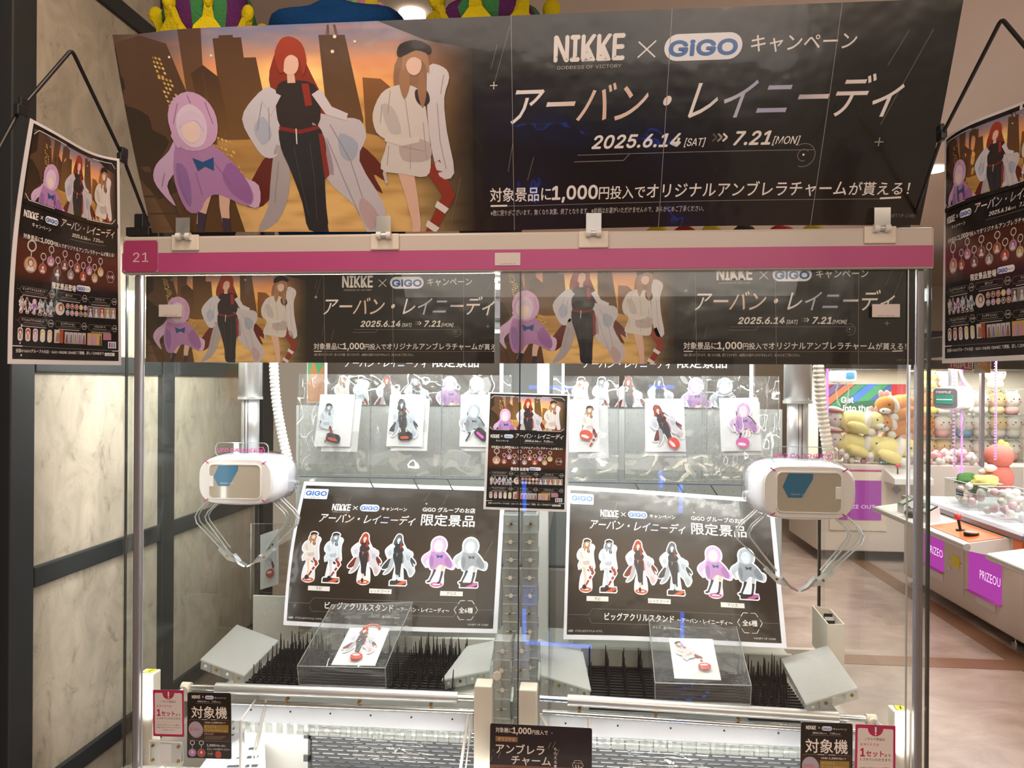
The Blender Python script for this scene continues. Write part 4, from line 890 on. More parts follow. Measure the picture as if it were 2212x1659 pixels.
for x0, x1, l in ((702, 1088, 'rear prize poster above the left hanging bags'), (1214, 1628, 'rear prize poster above the right hanging bags')):
    Y = YB - .046; A_ = PY(x0, 700, Y); B_ = PY(x1, 700, Y); k = (B_.x - A_.x) / 594; zf = PY(900, 808, Y).z + 145 * k; q = Pr(594, 246); q.place(PP, 0, 0, 1, clip=(0, 0, 594, 246))
    q.build('rear_poster', quad((A_.x, Y, zf), (B_.x, Y, zf), (B_.x, Y, zf - 246 * k), (A_.x, Y, zf - 246 * k)), M['paper'], eps=.00005, label=l, cat='poster')

# ---------------------------------------------------------------- hanging prize bags with card and acrylic stand
def solid_stand(parent, kind, mono, org, k, rot, tilt=0, ny=-.004, nrm=None, ux=None, uy=None):
    """printed acrylic figure, a sheet 3 mm thick with the print on it; ux, uy span its plane"""
    f = stand(kind, mono); q = Pr(100, 150); cr, sr = math.cos(rot), math.sin(rot)
    for p_, z in f.it:
        if max(a[1] for a in p_) > 128: continue
        q.it.append(([((a[0]) * cr - (a[1] - 75) * sr, (a[0]) * sr + (a[1] - 75) * cr, *a[2:]) for a in p_], z))
    O = Vector(org); U = Vector(ux); V = Vector(uy)
    fn = lambda u, v: O + U * (u * 100 * k) + V * (v * 150 * k)
    # print only, without a backing sheet
    v = []; fc = []; cols = []; n = (V.cross(U)).normalized()
    for p_, z in q.it:
        b0 = len(v)
        for a in p_: v.append(O + U * (a[0] * k) + V * (a[1] * k) + n * (.002 + z * .00005)); cols += [a[2], a[3], a[4], 1]
        fc.append(tuple(range(b0, len(v))))
    org2 = wpos(parent); me = bpy.data.meshes.new('printed_figure'); me.from_pydata([tuple(x - org2) for x in v], [], fc)
    at_ = me.color_attributes.new('Col', 'FLOAT_COLOR', 'CORNER'); at_.data.foreach_set('color', cols); me.materials.append(M['lam'])
    o = bpy.data.objects.new('printed_figure', me); COL.objects.link(o); o.parent = parent
    return o
def disc_stand(parent, O, U, V, n, k, shape, col):
    """the loose foot piece of a stand"""
    O, U, V = Vector(O), Vector(U), Vector(V); m = MB()
    if shape: pts = [(-14, -6), (-9, -9), (10, -9), (15, -4), (15, 6), (11, 9), (-10, 9), (-14, 5)]
    else: pts = [(11 * math.cos(a * PI / 10), 9 * math.sin(a * PI / 10)) for a in range(20)]
    m.prism([O + U * (x * k) + V * (y * k) + n * .002 for x, y in pts], n * .003)
    o = put('foot_piece', m, M['blackpc'] if shape else fur_gloss(col), parent)
    m = MB(); m.prism([O + U * ((x * .62 - 1) * k) + V * (y * .3 * k + 2.5 * k) + n * .0051 for x, y in pts], n * .0006)
    put('foot_print', m, fur_gloss(col if shape else (232, 214, 210)), parent)
_g = {}
def fur_gloss(c):
    if c not in _g: _g[c] = pbr('gloss_%02x%02x%02x' % c, c, .25, var=.12, vscale=40)
    return _g[c]
M['blackpc'] = pbr('black_gloss', (34, 30, 32), .22, var=.1)
def sstep(t): t = max(0, min(1, t)); return t * t * (3 - 2 * t)
def film_sheet(O, U, V, w, h, n, amp, seed, nx=24, ny=34):
    """wrinkled clear film"""
    v = []; f = []
    for j in range(ny + 1):
        for i in range(nx + 1):
            a, b = i / nx, j / ny; e = min(1, 6 * min(a, 1 - a)) * .6 + .4
            d = noise.noise(Vector((a * 4 + seed, b * 5, seed * 1.7))) * amp * .8 * e + noise.noise(Vector((a * 9 + seed, b * 9, 3))) * amp * .22 + amp * (1.2 * sstep(b / .25) + 1.7 * sstep((b - .72) / .28))
            v.append(O + U * (a * w) + V * (b * h) + n * d)
    for j in range(ny):
        for i in range(nx): q = j * (nx + 1) + i; f.append((q, q + 1, q + nx + 2, q + nx + 1))
    return MB().add(v, f, True)
def prize_bag(pxb, card, back, kind, mono, figx, figy, figk, figrot, footp, shape, col, lab, seed, Y):
    x0, y0, x1, y1 = pxb; A_, B_, D_ = PY(x0, y0, Y), PY(x1, y0, Y), PY((x0 + x1) / 2, y1, Y)
    r = thing('prize_bag', lab, 'prize bag', (A_.x, Y, D_.z), 'prize bags hanging above the posters')
    U = Vector((1, 0, 0)); V = Vector((0, 0, -1)); n = Vector((0, -1, 0)); w_ = B_.x - A_.x; h_ = A_.z - D_.z
    put('bag_film', film_sheet(Vector((A_.x, Y - .016, A_.z)), U, V, w_, h_, n, .011, seed), M['film'], r)
    put('bag_film', film_sheet(Vector((A_.x, Y + .014, A_.z)), U, V, w_, h_, n, .006, seed + 5), M['film'], r)
    put('bag_seam', MB().tube([(A_.x, Y - .01, A_.z), (A_.x, Y - .01, D_.z)], .0015, 5).tube([(B_.x, Y - .01, A_.z), (B_.x, Y - .01, D_.z)], .0015, 5).tube([(A_.x, Y - .01, D_.z), (B_.x, Y - .01, D_.z)], .0012, 5), M['edge'], r)
    def cd(pts, yy): 
        q = [PY(px, py, yy) for px, py in pts]; put('backing_card', MB().prism(q, (0, .0012, 0)), M['card'], r)
    cd(back, Y + .006); cd(card, Y)
    O = PY(figx, figy, Y - .002); solid_stand(r, kind, mono, O, figk, figrot, ux=(1, 0, 0), uy=(0, 0, -1))
    if footp: disc_stand(r, PY(footp[0], footp[1], Y - .004), Vector((math.cos(footp[2]), 0, -math.sin(footp[2]))), Vector((-math.sin(footp[2]), 0, -math.cos(footp[2]))), n, footp[3], shape, col)
    return r
M['card'] = pbr('white_card', (224, 224, 226), .5, var=.02)
K = .00104
L1 = ((692, 852), (767, 852), (756, 965), (678, 964)); L2 = ((843, 852), (919, 852), (912, 965), (834, 964)); L3 = ((996, 852), (1072, 852), (1066, 966), (992, 965))
sh = lambda q, dx, dy: tuple((x + dx, y + dy) for x, y in q)
prize_bag((650, 808, 803, 1025), L1, sh(L1, 15, 11), 3, True, 705, 920, K, .12, (720, 946, .25, .0016), True, (196, 60, 44), 'leftmost hanging bag, grey figure over black foot piece', 1, 2.34)
prize_bag((803, 808, 955, 1026), L2, sh(L2, 10, 9), 2, True, 873, 915, K, 0, (875, 942, -.05, .0015), True, (196, 60, 44), 'second hanging bag from the left, long coated grey figure', 2, 2.34)
prize_bag((957, 810, 1105, 1028), L3, sh(L3, 4, 9), 1, True, 1022, 918, K, .1, (1040, 938, .7, .0016), True, (200, 80, 170), 'hanging bag half hidden by the small centre poster', 3, 2.34)
R1 = ((1229, 863), (1293, 863), (1295, 976), (1229, 977)); R2 = ((1393, 861), (1477, 861), (1482, 976), (1394, 976)); R3 = ((1553, 860), (1638, 859), (1646, 974), (1558, 975))
prize_bag((1196, 812, 1336, 1035), R1, sh(R1, 20, 13), 3, False, 1273, 928, K, -.02, (1266, 940, .3, .0018), False, (196, 72, 56), 'hanging bag just right of the small centre poster', 4, 2.30)
prize_bag((1350, 812, 1526, 1036), R2, sh(R2, 0, 9), 2, False, 1440, 925, K, -.35, (1455, 957, .8, .0018), False, (196, 72, 56), 'hanging bag with tilted red haired long coat figure', 5, 2.30)
prize_bag((1516, 812, 1680, 1036), R3, sh(R3, 3, 9), 1, False, 1606, 918, K, 0, (1604, 956, .1, .0018), False, (206, 84, 160), 'rightmost hanging bag with pink hooded figure', 6, 2.30)
# clear ledge and hooks below the bags
def ledge(x0, x1, y, Y, lab):
    a, b = PY(x0, y, Y), PY(x1, y, Y); r = thing('clear_ledge', lab, 'shelf', (a.x, Y, a.z - .05))
    put('sheet', MB().box((a.x, Y - .02, a.z - .05), (b.x, Y - .015, a.z + .04)), M['acry'], r); put('edge', MB().box((a.x, Y - .022, a.z - .0005), (b.x, Y - .012, a.z + .001)), pbr('blue_tinted_edge', (60, 70, 110), .2, var=.05) if 'be' not in M else M['be'], r)
    for t in (.38, .62, .8):
        x = a.x + (b.x - a.x) * t; put('hook', MB().tube([(x, Y - .02, a.z), (x + .012, Y - .03, a.z - .02), (x + .02, Y - .03, a.z - .032)], .0016, 6), M['frame'], r)
ledge(652, 1050, 1028, 2.325, 'long clear acrylic ledge under the left hanging bags'); ledge(1228, 1610, 1040, 2.285, 'long clear acrylic ledge under the right hanging bags')
# ---------------------------------------------------------------- claws
def superring(y, rx, rz, n=36, e=3.2, cz=0):
    out = []
    for k in range(n):
        a = 2 * PI * k / n; c, s = math.cos(a), math.sin(a)
        out.append(Vector((rx * math.copysign(abs(c) ** (2 / e), c), y, cz + rz * math.copysign(abs(s) ** (2 / e), s))))
    return out
def rrpts(x0, z0, x1, z1, r, y, n=5):
    p = []
    for cx, cz, a0 in ((x1 - r, z1 - r, 0), (x0 + r, z1 - r, PI / 2), (x0 + r, z0 + r, PI), (x1 - r, z0 + r, 1.5 * PI)):
        for k in range(n + 1): a = a0 + PI / 2 * k / n; p.append(Vector((cx + r * math.cos(a), y, cz + r * math.sin(a))))
    return p
M['blue_hex'] = pbr('blue_hexagon_print', (44, 104, 138), .3, var=.04); M['screen'] = pbr('grey_beige_display', (172, 160, 144), .12, coat=.5, var=.05); M['shellclear'] = clear('clear_shell', (.93, .93, .95), .06, .03)
M['facef'] = pbr('claw_face_white', (224, 218, 214), .3, var=.03); M['gloss'] = pbr('white_gloss_shell', (232, 232, 240), .12, coat=.6, var=.02); M['magp'] = pbr('magenta_lettering', (214, 74, 158), .4, var=.05)
def rib_tube(path, r, pitch, n=12):
    pts = [Vector(p) for p in path]; q = []; m = 10
    for i in range(len(pts) - 1):
        p0 = pts[max(i - 1, 0)]; p1 = pts[i]; p2 = pts[i + 1]; p3 = pts[min(i + 2, len(pts) - 1)]
        for k in range(m):
            t = k / m; q.append(.5 * ((2 * p1) + (-p0 + p2) * t + (2 * p0 - 5 * p1 + 4 * p2 - p3) * t * t + (-p0 + 3 * p1 - 3 * p2 + p3) * t ** 3))
    q.append(pts[-1]); L = [0]
    for a, b in zip(q, q[1:]): L.append(L[-1] + (b - a).length)
    out = []; rs = []; N_ = int(L[-1] / pitch * 6); j = 0
    for i in range(N_ + 1):
        s = L[-1] * i / N_
        while j < len(L) - 2 and L[j + 1] < s: j += 1
        t = (s - L[j]) / max(1e-9, L[j + 1] - L[j]); out.append(q[j].lerp(q[j + 1], t)); rs.append(r * (.80 + .20 * abs(math.sin(i / 6 * PI))))
    return MB().tube(out, rs, n)
def claw(cx, cy, Y, side, lab, poletop):
    c = PY(cx, cy, Y); r = thing('claw', lab, 'claw', c)
    L = dict(local=True)
    put('housing', MB().loft([superring(y, a, b) for y, a, b in ((-.098, .112, .067), (-.094, .118, .071), (-.07, .127, .076), (-.03, .132, .079), (.02, .134, .079), (.06, .128, .074), (.082, .118, .066))]), M['gloss'], r, **L)
    put('rear_shell', MB().loft([superring(y, a, b) for y, a, b in ((.0825, .119, .067), (.10, .112, .060), (.106, .09, .05))]), M['blackpc'], r, **L)
    put('clear_shell', MB().loft([superring(y, a, b) for y, a, b in ((-.03, .137, .082), (.02, .140, .083), (.06, .136, .079), (.10, .120, .066))], cap=False), M['shellclear'], r, **L)
    fc = put('face_panel', MB().prism(rrpts(-.110, -.065, .110, .065, .044, -.1015, 7), (0, .006, 0)), M['facef'], r, **L)
    put('display', MB().prism(rrpts(-.079, -.050, .079, .050, .014, -.1045), (0, .003, 0)), M['screen'], r, **L)
    put('display_frame', MB().loft([rrpts(-.082, -.053, .082, .053, .016, -.1015), rrpts(-.082, -.053, .082, .053, .016, -.1065), rrpts(-.079, -.050, .079, .050, .013, -.1065), rrpts(-.079, -.050, .079, .050, .013, -.1035)], cap=False, smooth=False), M['facef'], r, **L)
    ox = -.048
    put('hexagon_mark', MB().prism([Vector((x, -.1052, z)) for x, z in ((-.066, .014), (-.051, .0485), (.010, .0485), (.010, .035), (-.018, -.014), (-.052, -.014))], (0, .0008, 0)), M['blue_hex'], r, **L)
    q = Pr(100, 12); q.text('SEGA UFO', 5, 95, 10, 12, (110, 140, 150), 0, res=1)
    v = []; f = []
    for p_, z in q.it: b0 = len(v); v += [(ox + .0 + a[0] * .0005, -.1063, .006 - a[1] * .0005 - .008) for a in p_]; f.append(tuple(range(b0, len(v))))
    put('display_lettering', MB().add(v, f), M['alu'], r, **L)
    put('latch', MB().cbox((.066 if side > 0 else -.080, -.1075, -.016), (.080 if side > 0 else -.066, -.104, .016), .003), M['facef'], r, **L)
    for sx in (-1, 1):
        for sz in (-1, 1):
            a = Vector((sx * .084, -.1025, sz * .054)); b = a + Vector((sx * .013, .001, sz * .008)); d = (b - a).normalized().cross(Vector((0, 1, 0))) * .0016
            put('pink_tick', MB().prism([a - d, b - d, b + d, a + d], (0, -.0012, 0)), M['pink'], r, **L)
    # sign
    sg = put('sign_plate', MB().prism(rrpts(-.085, .070, .085, .114, .018, -.060), (0, .003, 0)), M['acry'], r, **L)
    put('sign_rim', MB().loft([rrpts(-.0855, .0695, .0855, .1145, .018, -.0605), rrpts(-.0855, .0695, .0855, .1145, .018, -.0565), rrpts(-.0835, .0715, .0835, .1125, .016, -.0565), rrpts(-.0835, .0715, .0835, .1125, .016, -.0605), rrpts(-.0855, .0695, .0855, .1145, .018, -.0605)], cap=False, smooth=False), M['rim'], sg, **L)
    v = []; f = []
    def tx(s, x0, x1, z0, size, bold):
        vs, fs, a, b = glyphs(s, bold, 2, .15); kx = (x1 - x0) / (b - a); b0 = len(v)
        v.extend([(x0 + (p[0] - a) * kx, -.0612, z0 + p[1] * size) for p in vs]); f.extend([tuple(b0 + i for i in t) for t in fs])
    tx('UFO CATCHER', -.078, .050, .085, .021, .012); tx('9', .058, .068, .084, .020, .02)
    me = MB().add(v, f); hx = [Vector((.063 + .011 * math.cos(k * PI / 3), -.0612, .0905 + .011 * math.sin(k * PI / 3))) for k in range(7)]; me.tube(hx, .001, 4)
    put('sign_lettering', me, M['magp'], sg, **L)
    # pole and cable
    po = put('pole', MB().loft([[Vector((.028 * math.cos(a) * (1 if abs(math.cos(a)) < .9 else .97), .0 + .028 * math.sin(a), z)) for a in [2 * PI * k / 20 for k in range(20)]] for z in (.06, poletop)]), M['alu'], r, **L)
    put('pole_groove', MB().box((.004, -.0292, .06), (.0052, -.0272, poletop)).box((-.006, -.0292, .06), (-.0052, -.0272, poletop)), M['frame'], po, **L)
    up = put('pole_sleeve', MB().loft([[Vector((.036 * math.cos(a), .036 * math.sin(a), z)) for a in [2 * PI * k / 24 for k in range(24)]] for z in (poletop - .02, .56)]).tube([(0, 0, poletop - .024), (0, 0, poletop - .016)], .038, 24), M['alu'], r, **L)
    put('coiled_cable', rib_tube([(.060, .03, .62), (.060, .03, .42), (.068, .033, .26), (.086, .04, .14), (.104, .05, .05)], .0155, .0125), M['cream'] if side > 0 else M['white'], r, **L)
    r.scale = (.89, .89, .89)
    # arms: bent clear channels with bright rims, plate and metal tip
    for s in (-1, 1):
        out = [(.098, -.050), (.152, -.100), (.165, -.122), (.160, -.142), (.075, -.226)]; inn = [(.072, -.058), (.122, -.104), (.132, -.122), (.128, -.136), (.060, -.222)]
        ar = put('arm', MB().prism([Vector((s * x, -.028, z)) for x, z in out + inn[::-1]], (0, .022, 0)), M['acry'], r, **L)
        for pl in (out, inn):
            for yy in (-.028, -.006): put('arm_rim', MB().tube([Vector((s * x, yy, z)) for x, z in pl], .0022, 6), M['rim'], ar, **L)
        put('tip_plate', MB().prism([Vector((s * x, -.030, z)) for x, z in ((.082, -.214), (.090, -.224), (.058, -.256), (.034, -.262), (.036, -.252), (.058, -.238))], (0, .026, 0)), M['frost'], ar, **L)
        put('tip_screw', MB().tube([(s * .060, -.033, -.243), (s * .060, -.030, -.243)], .0036, 10), M['brass'], ar, **L)
        put('claw_tip', MB().prism([Vector((s * x, -.028, z)) for x, z in ((.048, -.244), (.024, -.268), (.006, -.276), (.002, -.274), (.022, -.262), (.042, -.238))], (0, .022, 0)), M['chrome'], ar, **L)
    return r
claw(540, 1031, 2.03, -1, 'left white claw with blue hexagon display, magenta lettered plate on top', .27)
claw(1722, 1052, 1.86, 1, 'right white claw with blue hexagon display, in front of the poster corner', .25)

EXC = []
# ---------------------------------------------------------------- tilted clear pads
def lerp(a, b, t): return a + (b - a) * t
def pad(c, base, lab):
    """c: four top corners in the order far left, far right, near right, near left"""
    EXC.append(([(q.x, q.y) for q in c], .0))
    r = thing('tilted_pad', lab, 'clear pad', ((c[2] + c[3]) / 2 - Vector((0, 0, .05))), None)
    n = (c[1] - c[0]).cross(c[3] - c[0]).normalized(); n = n if n.z > 0 else -n; t = .004
    put('top_sheet', MB().hexa([q - n * t for q in (c[3], c[2], c[1], c[0])] + [c[3], c[2], c[1], c[0]]), M['frost'], r)
    for i in range(4):
        for j in range(2):
            a = lerp(lerp(c[3], c[2], i / 4 + .01), lerp(c[0], c[1], i / 4 + .01), j / 2 + .01); b = lerp(lerp(c[3], c[2], (i + 1) / 4 - .01), lerp(c[0], c[1], (i + 1) / 4 - .01), j / 2 + .01)
            d = lerp(lerp(c[3], c[2], (i + 1) / 4 - .01), lerp(c[0], c[1], (i + 1) / 4 - .01), (j + 1) / 2 - .01); e = lerp(lerp(c[3], c[2], i / 4 + .01), lerp(c[0], c[1], i / 4 + .01), (j + 1) / 2 - .01)
            dn = -n * (base - .002); up = -n * (t + .001)
            m = MB().hexa([q + dn for q in (a, b, d, e)] + [q + up for q in (a, b, d, e)])
            m.hexa([lerp(a, d, .3) + dn * .8, lerp(b, e, .3) + dn * .8, lerp(b, e, .42) + dn * .8, lerp(a, d, .42) + dn * .8, lerp(a, d, .3) + up * 2, lerp(b, e, .3) + up * 2, lerp(b, e, .42) + up * 2, lerp(a, d, .42) + up * 2])
            bl = put('clear_block', m, M['blockm'], r)
            if j == 0: 
                w_ = (a + b) / 2 + dn * .5; f = (c[3] - c[0]).normalized(); put('screw', MB().tube([w_ + f * .0005, w_ + f * .002], .0042, 10), M['brass'] if i % 2 else M['white'], bl)
    return r
def padpx(p, ys, base, lab): pad([PY(x, y, Y) for (x, y), Y in zip(p, ys)], base, lab)
padpx([(512, 1349), (602, 1383), (528, 1459), (433, 1424)], (2.13, 2.08, 1.87, 1.91), .030, 'tilted frosted pad on clear blocks at the far left')
padpx([(1008, 1396), (1069, 1383), (1057, 1448), (954, 1468)], (2.08, 2.12, 1.95, 1.88), .030, 'tilted frosted pad just left of the centre divider')
padpx([(1167, 1380), (1259, 1408), (1277, 1491), (1169, 1458)], (2.10, 2.05, 1.84, 1.90), .030, 'tilted frosted pad just right of the centre divider')
padpx([(1687, 1423), (1788, 1394), (1853, 1486), (1740, 1520)], (2.02, 2.06, 1.84, 1.79), .030, 'tilted frosted pad at the far right')

# ---------------------------------------------------------------- prize cases on the mats
def case(front, top, cardp, figp, lab, kind, mono, fk, col, ring):
    """front: TL TR BR BL of the front wall; top: far left, far right of the sloping lid"""
    fp_, Yf, tp, Yt = front, front[4], top, top[2]
    A_, B_, C_, D_ = [PY(x, y, Yf) for x, y in fp_[:4]]; E_, F_ = PY(*tp[0], Yt), PY(*tp[1], Yt)
    G_, H_ = E_.copy(), F_.copy(); G_.z = H_.z = D_.z
    EXC.append(([(q.x, q.y) for q in (A_, B_, F_, E_)], 0))
    r = thing('prize_case', lab, 'prize case', (A_ + B_) / 2 + Vector((0, .05, 0)) - Vector((0, 0, A_.z - D_.z)))
    def sheet(p, q, s, t, nm='case_wall', amp=.0): 
        n = (q - p).cross(t - p).normalized(); m = MB(); nx, ny = 14, 14; v = []; f = []
        for j in range(ny + 1):
            for i in range(nx + 1):
                a, b = i / nx, j / ny; w_ = (p * (1 - a) + q * a) * (1 - b) + (t * (1 - a) + s * a) * b; k = amp * noise.noise(Vector((a * 6, b * 7, p.x * 9))) * min(1, 8 * min(a, 1 - a, b, 1 - b) + .1); v.append(w_ + n * k)
        for j in range(ny):
            for i in range(nx): q_ = j * (nx + 1) + i; f.append((q_, q_ + 1, q_ + nx + 2, q_ + nx + 1))
        put(nm, MB().add(v, f, True), M['film'] if amp else M['acry'], r)
    sheet(D_, C_, B_, A_, amp=.0015); sheet(A_, B_, F_, E_, 'case_lid', .009); sheet(G_, H_, F_, E_, amp=.004); sheet(D_, A_, E_, G_, amp=.004); sheet(C_, B_, F_, H_, amp=.004)
    put('case_rim', MB().tube([A_, B_], .0016, 5).tube([B_, C_], .0016, 5).tube([C_, D_], .0014, 5).tube([D_, A_], .0016, 5).tube([A_, E_], .0015, 5).tube([B_, F_], .0015, 5).tube([E_, F_], .0012, 5), M['edge'], r)
    # card lying on the slope, just under the lid
    N_ = (B_ - A_).cross(E_ - A_).normalized(); N_ = N_ if N_.z > 0 else -N_
    def onlid(x, y, d): ry = ray(x, y); P0 = A_ - N_ * d; t = (P0 - C0).dot(N_) / ry.dot(N_); return C0 + ry * t
    q = [onlid(x, y, .012) for x, y in cardp]; put('backing_card', MB().prism(q, -N_ * .0014), M['card'], r)
    U = (q[1] - q[0]).normalized(); V = (q[3] - q[0]).normalized(); V = (V - U * V.dot(U) * 0).normalized()
    O = onlid(figp[0], figp[1], .0105); solid_stand(r, kind, mono, O, fk, figp[2], ux=U, uy=V)
    Fp = onlid(figp[3], figp[4], .008); disc_stand(r, Fp, U, -V, N_, fk * 1.5, False, col)
    if ring: c_ = onlid(*ring, .006); put('ring_handle', MB().tube([c_ + U * (.022 * math.cos(a)) + (-V) * (.018 * math.sin(a)) for a in [PI * k / 12 for k in range(13)]], .0032, 7), fur_gloss((206, 96, 52)), r)
case(((642, 1439), (832, 1443), (834, 1486), (646, 1479), 1.855), ((717, 1306), (891, 1301), 2.12), ((756, 1356), (842, 1357), (810, 1438), (715, 1436)), (781, 1391, 0, 770, 1420), 'clear prize case with red haired figure on the left mat', 2, False, .00098, (206, 70, 50), (803, 1358))
case(((1415, 1475), (1623, 1481), (1621, 1522), (1415, 1514), 1.80), ((1400, 1320), (1583, 1323), 2.10), ((1445, 1378), (1539, 1380), (1558, 1469), (1457, 1465)), (1492, 1418, -.5, 1522, 1442), 'clear prize case with fallen dark capped figure on the right mat', 3, False, .00095, (196, 64, 54), None)

# ---------------------------------------------------------------- spiked mats
def mat(name_lab, x0, x1, y0, y1, z, sp, dx=.024, rows=12, h=.058, lean=0):
    r = thing('spiked_mat', name_lab, 'mat', ((x0 + x1) / 2, y0, z))
    put('mat_base', MB().box((x0, y0, z - .012), (x1, y1, z)), M['spike'], r)
    mb = MB()
    for j in range(int((y1 - y0) / .018)):
        mb.box((x0, y0 + j * .018, z), (x1, y0 + j * .018 + .005, z + .004))
    put('mat_rib', mb, M['spike'], r, kind='stuff')
    sm = MB().tube([(0, 0, 0), (0, 0, h * .45), (0, .0, h)], [.0028, .0022, .0010], 6).mesh('spike'); sm.materials.append(M['spike'])
    ridge = MB().box((-.002, -.010, 0), (.002, .010, .018)).mesh('fin'); ridge.materials.append(M['spike'])
    nx = int((x1 - x0) / dx)
    for i in range(nx + 1):
        for j in range(rows):
            if rnd.random() > sp: continue
            x = x0 + .004 + i * dx + (j % 2) * lean; y = y0 + .008 + j * (y1 - y0 - .02) / (rows - 1)
            if any(inside(x, y, P) for P, _ in EXC): continue
            o = bpy.data.objects.new('spike', sm); COL.objects.link(o); o.parent = r; o.location = Vector((x, y, z)) - r.location; o.rotation_euler = (rnd.uniform(-.06, .06), rnd.uniform(-.06, .06), 0); k = rnd.uniform(.85, 1.15); o.scale = (1, 1, k)
            if j % 3 == 0:
                o = bpy.data.objects.new('fin', ridge); COL.objects.link(o); o.parent = r; o.location = Vector((x, y, z)) - r.location
zm = .859
def inside(x, y, P, m=.004):
    cx = sum(p[0] for p in P) / 4; cy = sum(p[1] for p in P) / 4; P = [(cx + (p[0] - cx) * 1.06, cy + (p[1] - cy) * 1.06) for p in P]; sg = [(P[(i + 1) % 4][0] - P[i][0]) * (y - P[i][1]) - (P[(i + 1) % 4][1] - P[i][1]) * (x - P[i][0]) for i in range(4)]
    return all(v >= 0 for v in sg) or all(v <= 0 for v in sg)
def mx(px, py, Y): return PY(px, py, Y).x
mat('black spiked mat in the left play field', mx(556, 1450, 1.95), mx(985, 1450, 1.95), 1.86, 2.14, zm, .92, .0225, 10)
mat('black spiked mat at the right end, beside the tilted pad', mx(1600, 1450, 1.93), mx(1730, 1480, 1.93), 1.84, 2.10, zm - .01, .95, .0225, 11, .060)
mat('black ridged mat right of the centre divider, long fins', mx(1272, 1450, 1.93), mx(1598, 1450, 1.93), 1.85, 2.11, zm - .005, .72, .045, 13, .062)
# light backing sill behind the mats
put('field_sill', MB().cbox((-.80, 2.145, .845), (-.10, 2.16, .905), .003), M['deck'], label='pale sill behind the left spiked mat', cat='ledge')
put('field_sill', MB().cbox((.01, 2.12, .845), (.59, 2.135, .900), .003), M['deck'], label='pale sill behind the right spiked mats', cat='ledge')

# ---------------------------------------------------------------- guard rails
def rail(xa, xs, xe, xb, y1, y2, Y, lab, side):
    """thin chrome bar from xa, thick sleeve xs..xe, second bar below"""
    P = lambda x, y: PY(x, y, Y)
    s1 = (y2 - y1) / (xb - xa); f = lambda x, d=0: P(x, y1 + (x - xa) * s1 + d)
    r = thing('guard_rail', lab, 'rail', f((xa + xb) / 2))
    put('chrome_bar', MB().tube([f(xa), f(xb)], .0075, 14), M['chrome'], r)
    put('sleeve', MB().tube([f(xs), f(xe)], .0135, 18), M['alu'], r)
    put('chrome_bar', MB().tube([f(xa + 6, 29), f(xb, 29)], .0065, 12), M['chrome'], r)
    for t in (.12, .35, .6, .85): q = f(xa + (xb - xa) * t, 17); put('screw', MB().tube([q + Vector((0, -.006, 0)), q + Vector((0, .006, 0))], .004, 8), M['brass'], r)
    e = f(xa if side < 0 else xb)
    put('connector', MB().tube([e + Vector((-.012, 0, 0)), e + Vector((.010, 0, 0))], .012, 14).cbox(e + Vector((-.009, -.009, -.034)), e + Vector((.009, .009, 0)), .004).tube([e + Vector((0, -.016, -.002)), e + Vector((0, .006, 0))], .010, 12), M['cream'], r)
    q = e + Vector((-.012 * -side * -1, 0, 0)); put('side_bar', MB().tube([e, e + Vector((side * .022, -.066, -.010))], .007, 12), M['chrome'], r)
rail(404, 467, 989, 1024, 1484, 1508, 1.80, 'left aluminium guard rail in front of the left mat', -1)
rail(1166, 1226, 1810, 1882, 1508, 1554, 1.80, 'right aluminium guard rail in front of the right mats', 1)
# chute: dotted white strip, clear block row, slotted panel, side frames
def chute(x0, x1, ys0, ys1, lab, slot_x0):
    Y = 1.815; a = PY(x0, ys0, Y); b = PY(x1, ys1, Y); h = .050; z0 = (a.z + b.z) / 2
    r = thing('chute_guard', lab, 'chute', ((a.x + b.x) / 2, Y, z0 - .25))
    put('white_strip', MB().cbox((a.x, Y, z0 - h), (b.x, Y + .004, z0), .001), M['strip'], r)
    n = 6
    for i in range(n): x = a.x + (b.x - a.x) * (i + .5) / n; put('screw', MB().tube([(x, Y - .001, z0 - .02), (x, Y + .002, z0 - .02)], .0024, 8), M['dot'], r)
    m = 22; w_ = (b.x - a.x - .01) / m
    for i in range(m):
        x = a.x + .005 + i * w_; put('clear_block', MB().box((x, Y + .006, z0 - h - .03), (x + w_ * .92, Y + .03, z0 - h - .001)).box((x + w_ * .3, Y + .002, z0 - h - .026), (x + w_ * .6, Y + .006, z0 - h - .006)), M['blockm'], r)
    # slotted panel
    c = PY(slot_x0, 1570, Y + .05); mb = MB(); px0 = c.x; px1 = b.x; zt = z0 - h - .02; rh = .0098; rows = 23; sw = .039
    for j in range(rows + 1): mb.box((px0, Y + .045, zt - j * rh - .0025), (px1, Y + .049, zt - j * rh + .0025))
    for j in range(rows):
        x = px0 + ((j * .37) % 1) * sw - sw
        while x < px1:
            xa, xb = max(px0, x), min(px1, x + .008)
            if xb > xa: mb.box((xa, Y + .045, zt - (j + 1) * rh + .003), (xb, Y + .049, zt - j * rh - .003))
            x += sw
    mb.box((px0 - .006, Y + .045, zt - rows * rh), (px0 + .004, Y + .049, zt))
    for j in (3, 9): mb.box((px0 - .018, Y + .045, zt - j * rh - .008), (px0, Y + .049, zt - j * rh + .008))
    put('slotted_panel', mb, M['grey'], r)
    put('chute_back', MB().box((a.x, Y + .075, z0 - .34), (b.x, Y + .078, z0 - h - .03)), M['white'], r)
    put('film_flap', film_sheet(Vector((px0 + .12, Y + .035, z0 - h - .02)), Vector((1, 0, 0)), Vector((0, 0, -1)), .19, .07, Vector((0, -1, 0)), .006, x0), M['film'], r)
    return r
chute(500, 1022, 1514, 1538, 'white chute guard with dark slotted panel, left', 672); chute(1166, 1860, 1543, 1572, 'white chute guard with grey slotted panel, right', 1250)
